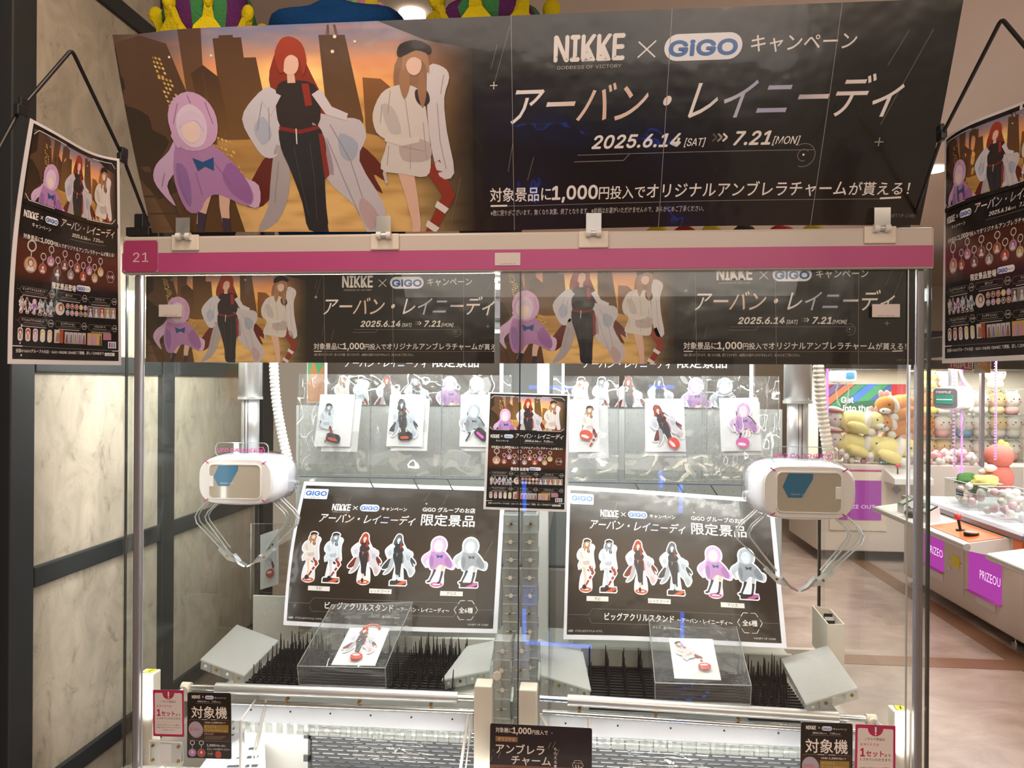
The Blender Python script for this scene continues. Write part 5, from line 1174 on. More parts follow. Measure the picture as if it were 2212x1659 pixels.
def bars(lab, segs):
    r = thing('chute_side_frame', lab, 'frame', segs[0][0])
    for a, b, w_ in segs: put('bar', MB().tube([a, b], w_, 6), M['white'], r)
    return r
bars('white slanting chute side frame behind the black card', [(PY(575, 1510, 1.80), PY(552, 1640, 1.76), .003), (PY(552, 1512, 1.80), PY(520, 1556, 1.74), .0028), (PY(520, 1556, 1.74), PY(519, 1659, 1.73), .0028), (PY(575, 1512, 1.80), PY(530, 1700, 1.73), .0022)])
bars('white slanting frame at the right end of the left chute', [(PY(1014, 1530, 1.80), PY(994, 1665, 1.77), .004), (PY(1022, 1530, 1.80), PY(1005, 1668, 1.77), .002)])
bars('white frame at the left end of the right chute', [(PY(1168, 1545, 1.80), PY(1192, 1590, 1.77), .005), (PY(1272, 1548, 1.80), PY(1272, 1600, 1.79), .004)])
ct = thing('chute_tray', 'sloping white tray with slotted insert, left of the chute', 'tray', PY(500, 1640, 1.80))
A_, B_, C_, D_ = PY(505, 1560, 1.98), PY(570, 1545, 1.98), PY(575, 1700, 1.76), PY(400, 1700, 1.76)
put('tray_sheet', MB().hexa([q - Vector((0, 0, .004)) for q in (D_, C_, B_, A_)] + [D_, C_, B_, A_]), M['strip'], ct)
for k in range(7):
    for j in range(3):
        u = .15 + j * .28; v_ = .12 + k * .12; q = lerp(lerp(A_, B_, u), lerp(D_, C_, u), v_); q2 = lerp(lerp(A_, B_, u + .18), lerp(D_, C_, u + .18), v_); dd = (D_ - A_).normalized() * .007; put('slot_plate', MB().hexa([q + Vector((0, 0, .001)), q2 + Vector((0, 0, .001)), q2 + dd + Vector((0, 0, .001)), q + dd + Vector((0, 0, .001)), q + Vector((0, 0, .003)), q2 + Vector((0, 0, .003)), q2 + dd + Vector((0, 0, .003)), q + dd + Vector((0, 0, .003))]), M['grey'], ct)

# ---------------------------------------------------------------- centre divider of clear blocks
def block_mesh(w_, d, h):
    m = MB().box((-w_ / 2, -d / 2, 0), (w_ / 2, d / 2, h * .96))
    m.box((-w_ * .34, -d / 2 - .003, h * .12), (-w_ * .06, -d / 2, h * .46)).box((w_ * .08, -d / 2 - .003, h * .5), (w_ * .36, -d / 2, h * .84))
    m.tube([(0, -d / 2 - .003, h * .48), (0, -d / 2 + .01, h * .48)], h * .2, 10)
    m.box((-w_ * .5, -d * .1, h * .1), (w_ * .5, -d * .06, h * .9)).box((-.0015, -d / 2, h * .05), (.0015, d / 2, h * .9))
    n0 = len(m.f); X, Y_, Z = w_ / 2, d / 2, h * .96
    for q in (([-X, -Y_, 0], [X, -Y_, 0]), ([-X, -Y_, Z], [X, -Y_, Z]), ([-X, -Y_, 0], [-X, -Y_, Z]), ([X, -Y_, 0], [X, -Y_, Z]), ([-X, -Y_, Z], [-X, Y_, Z]), ([X, -Y_, Z], [X, Y_, Z]), ([-w_ * .34, -Y_ - .003, h * .46], [-w_ * .06, -Y_ - .003, h * .46]), ([w_ * .08, -Y_ - .003, h * .5], [w_ * .36, -Y_ - .003, h * .5]), ([w_ * .08, -Y_ - .003, h * .5], [w_ * .08, -Y_ - .003, h * .84])): m.tube(q, .0011, 4)
    me = m.mesh('clear_block'); me.materials.append(M['blockm']); me.materials.append(M['rim'])
    for i in range(n0, len(m.f)): me.polygons[i].material_index = 1
    return me
def column(px, ytop, Y, n, w_, h, lab, knob=None, zbot=None):
    t = PY(px, ytop, Y); r = thing('block_column', lab, 'block column', (t.x, Y, t.z - n * h)); bm_ = block_mesh(w_, .05, h)
    sc_ = MB().tube([(0, -.030, 0), (0, -.028, 0)], .0036, 10).mesh('screw'); sc_.materials.append(M['brass']); sg_ = MB().tube([(0, -.030, 0), (0, -.028, 0)], .0055, 8).mesh('screw'); sg_.materials.append(M['cream'])
    for i in range(n):
        o = bpy.data.objects.new('clear_block', bm_); COL.objects.link(o); o.parent = r; o.location = ((i % 2) * .002, 0, i * h)
        s = bpy.data.objects.new('screw', sc_ if rnd.random() < .5 else sg_); COL.objects.link(s); s.parent = o; s.location = (0, 0, h * .48)
    if knob: q = PY(*knob, Y - .03); put('knob', MB().tube([q, q + Vector((0, -.006, 0))], .0105, 9), M['cream'], r)
    return r
hb = .047
column(1105, 1108, 1.99, 10, .040, hb, 'rear left column of clear blocks in the centre divider'); column(1146, 1108, 1.99, 10, .040, hb, 'rear right column of clear blocks in the centre divider')
column(1086, 1376, 1.83, 6, .040, hb, 'front left column of clear blocks with white knob', knob=(1074, 1459)); column(1127, 1376, 1.85, 6, .036, hb, 'front right column of clear blocks in the centre divider')
put('divider_sheet', MB().box((-.069, 1.80, .80), (-.066, 2.30, 1.28)), M['acry'], label='clear acrylic sheet standing between the two play fields', cat='divider')
# side things inside the machine
a = PY(548, 1128, 2.34); b = PY(636, 1128, 2.34); z1 = PY(548, 1290, 2.34).z
sb = thing('side_card_case', 'clear case with figure card standing at the left rear corner', 'card case', (a.x, 2.34, z1))
put('case_sheet', MB().box((a.x, 2.32, z1), (b.x, 2.322, a.z)), M['acry'], sb); put('case_edge', MB().tube([(a.x, 2.32, z1), (a.x, 2.32, a.z), (b.x, 2.32, a.z), (b.x, 2.32, z1)], .002, 5), M['edge'], sb)
q = [PY(x, y, 2.335) for x, y in ((562, 1156), (602, 1142), (602, 1262), (562, 1274))]; put('backing_card', MB().prism(q, (0, .001, 0)), M['card'], sb)
solid_stand(sb, 3, True, PY(583, 1212, 2.333), .00085, .1, ux=(.8, 0, 0), uy=(0, 0, -1)); disc_stand(sb, PY(584, 1238, 2.331), Vector((.75, 0, .1)), Vector((0, 0, 1)), Vector((0, -1, 0)), .0016, False, (196, 90, 80))
a = PY(546, 1286, 2.30); b = PY(646, 1275, 2.30); z1 = PY(548, 1400, 2.30).z
bp = thing('studded_panel', 'white panel with round studs standing at the left rear', 'panel', (a.x, 2.30, z1))
put('panel_sheet', MB().cbox((a.x, 2.30, z1), (b.x, 2.31, a.z), .002), M['deck'], bp)
for j in range(5):
    for i in range(5):
        x = a.x + .018 + i * .028 + (j % 2) * .012; z = z1 + .02 + j * .03
        if x < b.x - .01 and z < a.z - .01: put('stud', MB().tube([(x, 2.2985, z), (x, 2.30, z)], .010, 14), M['deck'], bp)
fb = thing('file_box', 'white open file box standing at the right rear corner', 'box', PY(1790, 1400, 2.1)); Yb = 2.12
a = PY(1757, 1308, Yb + .1); b = PY(1790, 1348, Yb - .05); c = PY(1822, 1348, Yb - .05); d = PY(1792, 1315, Yb + .1); zb_ = PY(1790, 1420, Yb).z
def wall4(p, q, t=.003): 
    n = Vector((q.y - p.y, p.x - q.x, 0)).normalized() * t; put('wall', MB().hexa([Vector((p.x, p.y, zb_)), Vector((q.x, q.y, zb_)), Vector((q.x, q.y, zb_)) + n, Vector((p.x, p.y, zb_)) + n, p, q, q + n, p + n]), M['cream'], fb)
wall4(a, b); wall4(b, c); wall4(c, d); wall4(d, a)
for i in range(4): x = lerp(b, d, .25 + i * .15); put('paper', MB().box((x.x - .012, x.y - .02 + i * .01, zb_ + .01), (x.x + .012, x.y - .019 + i * .01, b.z - .006)), M['dark'] if i % 2 else M['card'], fb)

# ---------------------------------------------------------------- cards stuck to the glass
def oncard(p, tl, tr, br, bl, lab, name, Y=YF + .0035):
    p.build(name, quad(PY(*tl, Y), PY(*tr, Y), PY(*br, Y), PY(*bl, Y)), M['lam'], eps=.00004, thick=.0008, label=lab, cat='sign')
PC = pink_card(); TC = tag_card()
oncard(PC, (330, 1490), (397, 1491), (398, 1592), (331, 1590), 'pink rimmed notice card at the lower left', 'notice_card')
oncard(TC, (405, 1495), (499, 1497), (500, 1640), (404, 1637), 'black campaign card at the lower left, coin and key rings', 'campaign_card')
oncard(TC, (1730, 1559), (1842, 1563), (1841, 1732), (1728, 1728), 'black campaign card at the lower right', 'campaign_card')
oncard(PC, (1848, 1564), (1935, 1568), (1934, 1690), (1846, 1688), 'pink rimmed notice card at the lower right', 'notice_card')
oncard(charm_card(), (1059, 1562), (1279, 1573), (1278, 1722), (1057, 1714), 'dark brown charm offer card at the bottom centre', 'offer_card')
a = PY(327, 1597, YF + .003); b = PY(397, 1650, YF + .003)
th = thing('ticket_holder', 'small clear framed holder under the left pink card', 'holder', ((a.x + b.x) / 2, YF, b.z))
put('holder_back', MB().cbox((a.x, YF - .004, b.z), (b.x, YF + .004, a.z), .002), M['frost'], th); w_ = (b.x - a.x) / 3
put('holder_window', MB().box((a.x + w_, YF - .0052, b.z + .006), (b.x - w_, YF - .0042, a.z - .006)), M['card'], th)
put('holder_rim', MB().tube([(a.x, YF - .005, a.z), (b.x, YF - .005, a.z), (b.x, YF - .005, b.z), (a.x, YF - .005, b.z), (a.x, YF - .005, a.z)], .002, 6), M['white'], th)
for x in (a.x + .009, b.x - .009):
    for z in (a.z - .010, b.z + .010): put('screw', MB().tube([(x, YF - .008, z), (x, YF - .004, z)], .0036, 10), M['brass'], th)

# ---------------------------------------------------------------- plush things lying on the roof of the machine
def jester(px, py, Y, R, lab, n=8, a0=0, tall=1, dn=.5, sc=((92, 44, 96), (66, 130, 78))):
    c = PY(px, py, Y); r = thing('plush_hat', lab, 'plush hat', (c.x, Y, 1.99)); c.z = max(c.z, 1.99)
    for k in range(n):                                              # coloured segments of the dome
        rings = []
        for j in range(7):
            t = PI * (j / 6 - .5); g = []
            for i in range(5): a = a0 + 2 * PI * (k + i / 4) / n; bu = 1 + .05 * math.sin(i / 4 * PI); g.append(c + Vector((R * math.cos(a) * math.cos(t) * bu, R * math.sin(a) * math.cos(t) * bu, R * tall * math.sin(t) * bu)))
            rings.append(g)
        v = [q for g in rings for q in g]; f = [(j * 5 + i, j * 5 + i + 1, j * 5 + i + 6, j * 5 + i + 5) for j in range(6) for i in range(4)]
        put('segment', MB().add(v, f, True), fur(sc[k % 2]), r)
    for k in range(n):                                              # yellow points, each ending in a ball
        a = a0 + 2 * PI * (k + .5) / n; d = Vector((math.cos(a), math.sin(a), 0)); s = Vector((-d.y, d.x, 0)); base = c + d * R * 1.03
        up = Vector((0, 0, 1)); lx = d * R * .12
        base = base - up * R * dn; pt = [base - s * R * .38 - up * R * .45, base - s * R * .30 - up * R * .12, base - s * R * .12 + up * R * .10, base - s * R * .07 + up * R * .38 + lx, base + s * R * .07 + up * R * .38 + lx, base + s * R * .12 + up * R * .10, base + s * R * .30 - up * R * .12, base + s * R * .38 - up * R * .45]
        o = put('point', MB().prism([p - d * .012 for p in pt], d * .024), fur((212, 190, 30)), r)
        put('ball', MB().ell(base + up * R * .46 + lx, (R * .17, R * .11, R * .20), 12, 8, (0, 0, a)), fur((212, 190, 30)), o)
    put('body', MB().ell((c.x, Y, 1.99 + max(.03, (c.z - 1.99) / 2)), (R * .9, R * .9, max(.05, (c.z - 1.99) / 2 + .02)), 20, 10), fur((60, 52, 60)), r)
jester(455, 48, 1.98, .118, 'purple and green striped plush hat with yellow points', a0=-.75, tall=1.05)
jester(1062, 62, 2.05, .145, 'flatter plush hat with yellow points, behind the banner middle', a0=.25, tall=.42, dn=.22)
cu = PY(745, 62, 2.04); r = thing('blue_cushion', 'dark blue plush cushion lying behind the banner', 'cushion', (cu.x, 2.04, 1.99))
put('cushion_body', MB().ell((cu.x, 2.04, cu.z - .03), (.205, .17, .075), 32, 16, wob=.22, seed=3), fur((22, 62, 110)), r)
put('cushion_base', MB().ell((cu.x, 2.04, 2.06), (.18, .15, .11), 24, 12, wob=.1, seed=5), fur((22, 62, 110)), r)
r = thing('small_plush_ring', 'pastel plush ring with yellow balls on the blue cushion', 'plush', PY(750, 25, 2.06))
for i, (x, y, rr_, col) in enumerate(((722, 24, .02, (214, 150, 150)), (742, 14, .022, (222, 200, 60)), (768, 18, .02, (150, 190, 110)), (785, 16, .022, (206, 130, 150)), (802, 12, .023, (222, 200, 60)), (820, 22, .018, (220, 160, 160)))):
    put('bobble', MB().ell(PY(x, y, 2.06), (rr_, rr_, rr_ * 1.2), 12, 8), fur(col), r)
for i, (x, col) in enumerate(((1420, (190, 170, 60)), (1480, (150, 50, 44)), (1540, (196, 180, 70)), (1610, (60, 60, 58)), (1690, (176, 60, 50)), (1760, (190, 176, 66)))):
    c = PY(x, 496, 1.95); put('small_plush', MB().ell((c.x, 1.97, 1.99 + .03), (.035, .03, .032), 14, 9, wob=.2, seed=i), fur(col), label='tiny %s plush showing under the banner edge, %s' % (('mustard', 'dark red', 'pale mustard', 'charcoal', 'brick red', 'ochre')[i], ('leftmost', 'second from left', 'third from left', 'fourth from left', 'fifth from left', 'rightmost')[i]), cat='plush')
# ---------------------------------------------------------------- machines across the aisle
def fplush(): pass
def fox(px, py, Y, w_, cols, lab, flip=1, curl=0):
    """curled plush with white belly, two ears and a tail"""
    c = PY(px, py, Y); r = thing('plush_fox', lab, 'plush', (c.x, Y, c.z - w_ * .3), 'curled fox plushes in the far machine'); b, wht = cols; s = flip
    put('body', MB().ell(c + Vector((-s * w_ * .14, 0, 0)), (w_ * .36, w_ * .28, w_ * .29), 20, 12, wob=.12, seed=px), fur(b), r)
    put('collar', MB().ell(c + Vector((s * w_ * .10, -.03, .01)), (w_ * .12, w_ * .26, w_ * .27), 16, 10, (0, s * .3, 0)), fur(wht), r)
    h = put('head', MB().ell(c + Vector((s * w_ * .26, -.05, .02)), (w_ * .24, w_ * .22, w_ * .21), 18, 10), fur(b), r)
    put('muzzle', MB().ell(c + Vector((s * w_ * .34, -.05 - w_ * .16, -.03)), (w_ * .12, w_ * .12, w_ * .07), 12, 8), fur(wht), h)
    put('nose', MB().ell(c + Vector((s * w_ * .42, -.06 - w_ * .24, -.03)), (w_ * .025, w_ * .02, w_ * .02), 8, 6), M['black'], h)
    put('eye', MB().ell(c + Vector((s * w_ * .27, -.05 - w_ * .215, .03)), (w_ * .024, w_ * .015, w_ * .024), 8, 6), M['black'], h)
    for dx in (.20, .33): put('ear', MB().ell(c + Vector((s * w_ * dx, -.03, w_ * .22 + .02)), (w_ * .07, w_ * .035, w_ * .13), 12, 8, (0, s * .35, 0)), fur((222, 176, 172)), h)
    t = put('tail', MB().ell(c + Vector((-s * w_ * .12, -w_ * .26, -w_ * .12)), (w_ * .28, w_ * .12, w_ * .13), 16, 10, (0, s * .35, 0)), fur(b), r)
    put('tail_tip', MB().ell(c + Vector((s * w_ * .14, -w_ * .27, -w_ * .22)), (w_ * .11, w_ * .09, w_ * .09), 12, 8), fur(wht), t)
    return r
YEL = ((236, 222, 150), (230, 226, 218)); ORA = ((212, 142, 84), (230, 222, 212))
fox(1858, 912, 7.42, .40, YEL, 'yellow curled fox plush, upper left of the pile')
fox(1856, 962, 7.40, .40, YEL, 'yellow curled fox plush below the upper one, small grey tag')
fox(1925, 972, 7.34, .44, YEL, 'big yellow curled fox plush at the front right of the pile')
fox(1935, 880, 7.46, .42, ORA, 'orange curled fox plush on top of the pile', -1); fox(1930, 918, 7.44, .40, ORA, 'orange curled fox plush in the middle of the pile', -1); fox(1945, 950, 7.50, .38, ORA, 'orange curled fox plush at the bottom behind the yellow one', -1)
for py, l in ((905, 'white eared plush above the other at the left of the far machine'), (948, 'white plush with red rimmed hat at the left of the far machine')):
    c = PY(1804, py, 7.42); r = thing('white_plush', l, 'plush', (c.x, 7.42, c.z - .1)); put('head', MB().ell(c, (.065, .06, .085), 16, 10), fur((226, 220, 214)), r)
    put('hat', MB().ell(c + Vector((0, 0, .09)), (.075, .06, .03), 16, 8, (0, .2, 0)), fur((222, 206, 200)), r); put('hat_rim', MB().tube([c + Vector((.07 * math.cos(a), .058 * math.sin(a), .07)) for a in [2 * PI * k / 16 for k in range(17)]], .006, 5), fur((176, 60, 60)), r)
    for dx in (-.02, .03): put('eye', MB().ell(c + Vector((dx, -.058, .0)), (.007, .004, .007), 8, 6), M['black'], r)
# far machine body
FX0 = PY(1775, 900, 7.3).x; FX1 = 5.0
fm = thing('far_claw_machine', 'far claw machine with fox plushes and magenta lit prize door', 'claw machine', (2.8, 7.5, 0))
def fp_(name, mb, mat, **k): return put(name, mb, mat, fm, **k)
zw = PY(1850, 1003, 7.25).z
fp_('cabinet', MB().cbox((FX0 - .05, 7.25, .10), (FX1, 8.2, zw), .01), M['body'])
fp_('header_panel', MB().cbox((FX0 - .05, 7.2, 1.80), (FX1, 8.2, 2.15), .01), M['dark'])
fp_('rear_wall', MB().box((FX0 - .05, 8.15, zw), (FX1, 8.2, 1.80)), M['cream'])
fp_('front_glass', MB().box((FX0, 7.26, zw), (FX1, 7.265, 1.80)), M['glass'])
for x in (FX0 - .03, 3.68): fp_('corner_post', MB().box((x, 7.24, zw), (x + .03, 7.28, 1.8)), M['alug'])
fp_('led_tube', MB().tube([(FX0 + .03, 7.235, zw + .12), (FX0 + .03, 7.235, 1.8)], .010, 8), M['ledp']); fp_('led_tube', MB().tube([(PY(2078, 900, 7.23).x, 7.23, zw - .1), (PY(2078, 900, 7.23).x, 7.23, 1.8)], .008, 8), M['ledp'])
a = PY(1812, 1037, 7.24); b = PY(1903, 1124, 7.24); q = Pr(91, 87); q.rect(0, 0, 91, 87, (255, 255, 255), 0)
pd = fp_('prize_door', MB().box((a.x, 7.235, b.z), (b.x, 7.25, a.z)), M['prize']); fp_('door_frame', MB().box((a.x - .08, 7.24, b.z - .10), (b.x + .05, 7.2495, a.z + .08)), M['cream'])
def glow_text(s, A_, B_, N_, mat, par, size):
    """letters from A_ to B_ on a wall, raised along N_"""
    vs, fs, x0, x1 = glyphs(s, .0, 2, 0, True); U = (B_ - A_); k = 1 / (x1 - x0); m = MB(); m.add([A_ + U * ((v[0] - x0) * k) + Vector((0, 0, v[1] * size)) + N_ * .002 for v in vs], fs); return put('lettering', m, mat, par)
glow_text('PRIZE OUT', PY(1820, 1098, 7.232), PY(1890, 1099, 7.232), Vector((0, -1, 0)), M['prizet'], pd, .05)
fp_('stripe', MB().box((PY(1812, 1015, 7.24).x, 7.245, PY(1812, 1022, 7.24).z), (PY(1905, 1015, 7.24).x, 7.2495, PY(1812, 1014, 7.24).z)), M['pink'])
a = PY(1918, 1015, 7.15); b = PY(2006, 1045, 7.1); fp_('console', MB().hexa([(a.x, 7.0, b.z), (b.x, 7.0, b.z), (b.x, 7.25, b.z), (a.x, 7.25, b.z), (a.x, 7.0, b.z + .05), (b.x, 7.0, b.z + .05), (b.x, 7.25, a.z), (a.x, 7.25, a.z)]), M['white'])
c = PY(1939, 1024, 7.12); js = fp_('joystick', MB().tube([c, c + Vector((0, 0, .06))], .006, 8), M['black']); put('ball', MB().ell(c + Vector((0, 0, .075)), (.02, .02, .02), 12, 8), M['red'], js)
c = PY(1937, 1058, 7.248); fp_('speaker_grille', MB().prism([Vector((c.x + x, 7.247, c.z + z)) for x, z in ((0, .045), (.045, 0), (0, -.045), (-.045, 0))], (0, -.002, 0)), M['alug'])
for x in (FX0 + .1, FX0 + 1.2, FX0 + 2): fp_('foot', MB().tube([(x, 7.35, 0), (x, 7.35, .11)], .035, 10), M['rubber'])
# colour poster inside
A_, B_, C_, D_ = PY(1788, 830, 8.1), PY(1957, 830, 8.1), PY(1957, 925, 8.1), PY(1786, 925, 8.1); q = Pr(169, 95); q.rect(0, 0, 169, 95, (38, 92, 70), 0)
for i, col in enumerate(((176, 60, 66), (110, 90, 140), (206, 110, 74), (50, 130, 96), (56, 110, 190), (60, 140, 90), (70, 90, 150), (216, 190, 60), (216, 190, 60))):
    x = -52 + i * 24; pg = [(x + 40, 0, 0, 0, 0), (x + 66, 0, 0, 0, 0), (x - 20, 70, 0, 0, 0), (x - 46, 70, 0, 0, 0)]
    for ax, lim, less in ((0, 0, False), (0, 169, True)):
        if pg: pg = cut(pg, ax, lim, less)
    if len(pg) > 2: q.poly([(g_[0], g_[1]) for g_ in pg], col, 1)
q.rect(138, 0, 169, 50, (180, 46, 54), 2); q.poly([(30, 40), (110, 34), (110, 95), (12, 95)], (38, 92, 70), 1.5)
for i, (s, x0, x1) in enumerate((('Get', 30, 56), ('into the', 34, 92), ('Gaming', 30, 96), ('Center', 30, 88))): q.text(s, x0, x1, 40 + i * 18, 19, (226, 224, 214), 3, bold=.03)
q.build('wall_poster', quad(A_, B_, C_, D_), M['paper'], eps=.0004, label='rainbow striped poster reading Get into the Gaming', cat='poster')
r = thing('ball_bed', 'bed of pink and white balls under the fox plushes', 'balls', (PY(1880, 1000, 7.4).x, 7.4, zw)); r['kind'] = 'stuff'
mb = MB(); mb2 = MB()
for i in range(150):
    x = rnd.uniform(FX0 + .12, FX0 + 1.5); y = rnd.uniform(7.29, 7.6); (mb if rnd.random() < .5 else mb2).ell((x, y, zw + .02 + rnd.random() * .09), (.032, .032, .032), 8, 5)
put('pink_balls', mb, fur_gloss((226, 166, 176)), r, kind='stuff'); put('white_balls', mb2, fur_gloss((228, 220, 214)), r, kind='stuff')
def sign_small(x0, y0, x1, y1, Y, col, lab, name, X=None):
    f_ = (lambda x, y: PX(x, y, X)) if X else (lambda x, y: PY(x, y, Y)); q = Pr(60, 44)
    q.rr(0, 0, 60, 44, 3, col, 0); q.rect(6, 8, 54, 11, (220, 226, 222), 1); [q.ell(22 + i * 14, 28, 5, 5, (206, 216, 210), 1, 12) for i in range(3)]; q.rect(6, 22, 14, 36, (206, 216, 210), 1)
    q.build(name, quad(f_(x0, y0), f_(x1, y0 if not X else y0 + (x1 - x0) * .35), f_(x1, y1), f_(x0, y1 - (0 if not X else (x1 - x0) * .2))), M['paper'], eps=.0003, label=lab, cat='sign')
sign_small(1899, 990, 1926, 1003, 7.25, (64, 110, 104), 'small green payment sign on the far machine window', 'payment_sign'); sign_small(2065, 1055, 2081, 1072, 0, (40, 84, 96), 'small dark teal payment sign on the orange machine window', 'payment_sign', X=2.705)
# small claw in the far machine
c = PY(1820, 812, 7.6); r = thing('small_claw', 'distant round grey claw at the top left of the far machine', 'claw', c)
put('housing', MB().loft([superring(y, a * .9, b * 1.1) for y, a, b in ((-.09, .10, .055), (-.05, .128, .068), (.05, .128, .068), (.1, .09, .045))]), M['gloss'], r, local=True); put('display', MB().prism(rrpts(.0, -.03, .08, .035, .012, -.096), (0, .003, 0)), M['blue_hex'], r, local=True)
for s in (-1, 1): put('arm', MB().tube([(s * .03, 0, -.06), (s * .06, 0, -.14), (s * .045, 0, -.26), (s * .02, 0, -.30)], .008, 6), M['edge'], r, local=True)
put('pole', MB().tube([(0, 0, .05), (0, 0, .12)], .03, 12), M['alu'], r, local=True)

# shelf plushes seen through the orange machine
def round_plush(px, py, col, col2, lab, k=1.0, Y=7.75):
    c = PY(px, py, Y); R = .088 * k; r = thing('round_plush', lab, 'plush', (c.x, Y, c.z - R), 'round plushes on the far shelves')
    h = put('head', MB().ell(c, (R, R * .85, R * .92), 18, 12), fur(col), r)
    for s in (-1, 1):
        put('ear', MB().ell(c + Vector((s * R * .55, 0, R * .82)), (R * .22, R * .16, R * .24), 10, 6), fur(col), h); put('cheek', MB().ell(c + Vector((s * R * .45 + R * .12, -R * .74, -R * .12)), (R * .14, R * .05, R * .10), 8, 5), fur((222, 140, 132)), h)
        put('eye', MB().ell(c + Vector((s * R * .28 + R * .12, -R * .82, R * .1)), (R * .07, R * .04, R * .08), 8, 5), M['black'], h)
    put('body', MB().ell(c + Vector((0, -.0, -R * 1.05)), (R * .78, R * .7, R * .62), 16, 10), fur(col2), r)
W1 = (230, 222, 214); T1 = (226, 202, 160); P1 = (226, 178, 172); Y1 = (230, 206, 120); B1 = (140, 176, 206)
names = {W1: 'white', T1: 'tan', P1: 'pink', Y1: 'yellow', (222, 150, 90): 'orange'}; O1 = (222, 150, 90)
rows = [(812, 'top', ((2004, Y1, Y1), (2042, W1, P1), (2150, T1, T1))), (868, 'second', ((2008, O1, Y1), (2036, P1, W1), (2117, W1, W1), (2152, T1, T1), (2184, W1, P1))),
        (918, 'third', ((1998, O1, O1), (2034, W1, P1), (2082, W1, B1), (2117, W1, W1), (2155, T1, W1), (2188, W1, W1))), (968, 'lowest', ((2002, T1, W1), (2036, T1, P1), (2078, W1, W1), (2116, W1, W1), (2184, W1, P1)))]
for y, rn, it in rows:
    for i, (x, a, b) in enumerate(it): round_plush(x, y - 4, a, b, '%s round plush on the %s far shelf, %s from its left end' % (names[a], rn, ('first', 'second', 'third', 'fourth', 'fifth', 'sixth')[i]), 1.05)
    a = PY(1985, y + 26, 7.7); b = PY(2240, y + 26, 7.7); put('clear_shelf', MB().box((a.x, 7.6, a.z - .012), (b.x, 7.95, a.z)), M['edge'], label='clear %s shelf of round plushes in the far machines' % rn, cat='shelf')
# pink plush with yellow crest and green leaf plush, inside the orange machine
XR0 = 2.72
c = PX(2158, 985, 3.2); r = thing('pink_plush', 'big coral pink plush with yellow crest in the orange machine', 'plush', c - Vector((0, 0, .26)))
put('head', MB().ell(c, (.10, .10, .095), 18, 12), fur((206, 118, 106)), r); put('body', MB().ell(c + Vector((.0, 0, -.17)), (.10, .10, .12), 18, 12), fur((200, 110, 98)), r)
for k in range(6): a = .2 + k * .45; put('crest', MB().ell(c + Vector((.0 + .10 * math.sin(a) * .8, .0, .1 * math.cos(a))), (.028, .02, .028), 8, 6), fur((226, 206, 96)), r)
for s in (-1, 1): put('paw', MB().ell(c + Vector((-.08, s * .04, -.11 - (.02 * s))), (.05, .03, .03), 10, 6), fur((230, 216, 210)), r)
for px, py, rr_, col, l in ((2090, 1040, .085, (70, 112, 60), 'round green leaf plush in the orange machine'), (2112, 1052, .075, (60, 96, 54), 'darker green leaf plush beside the yellow one'), (2128, 1040, .08, (226, 214, 120), 'pale yellow plush lying behind the green leaves')):
    c = PX(px, py, 3.02); put('leaf_plush', MB().ell(c, (rr_, rr_ * 1.1, rr_ * .6), 18, 10, wob=.5, seed=px), fur(col), label=l, cat='plush')
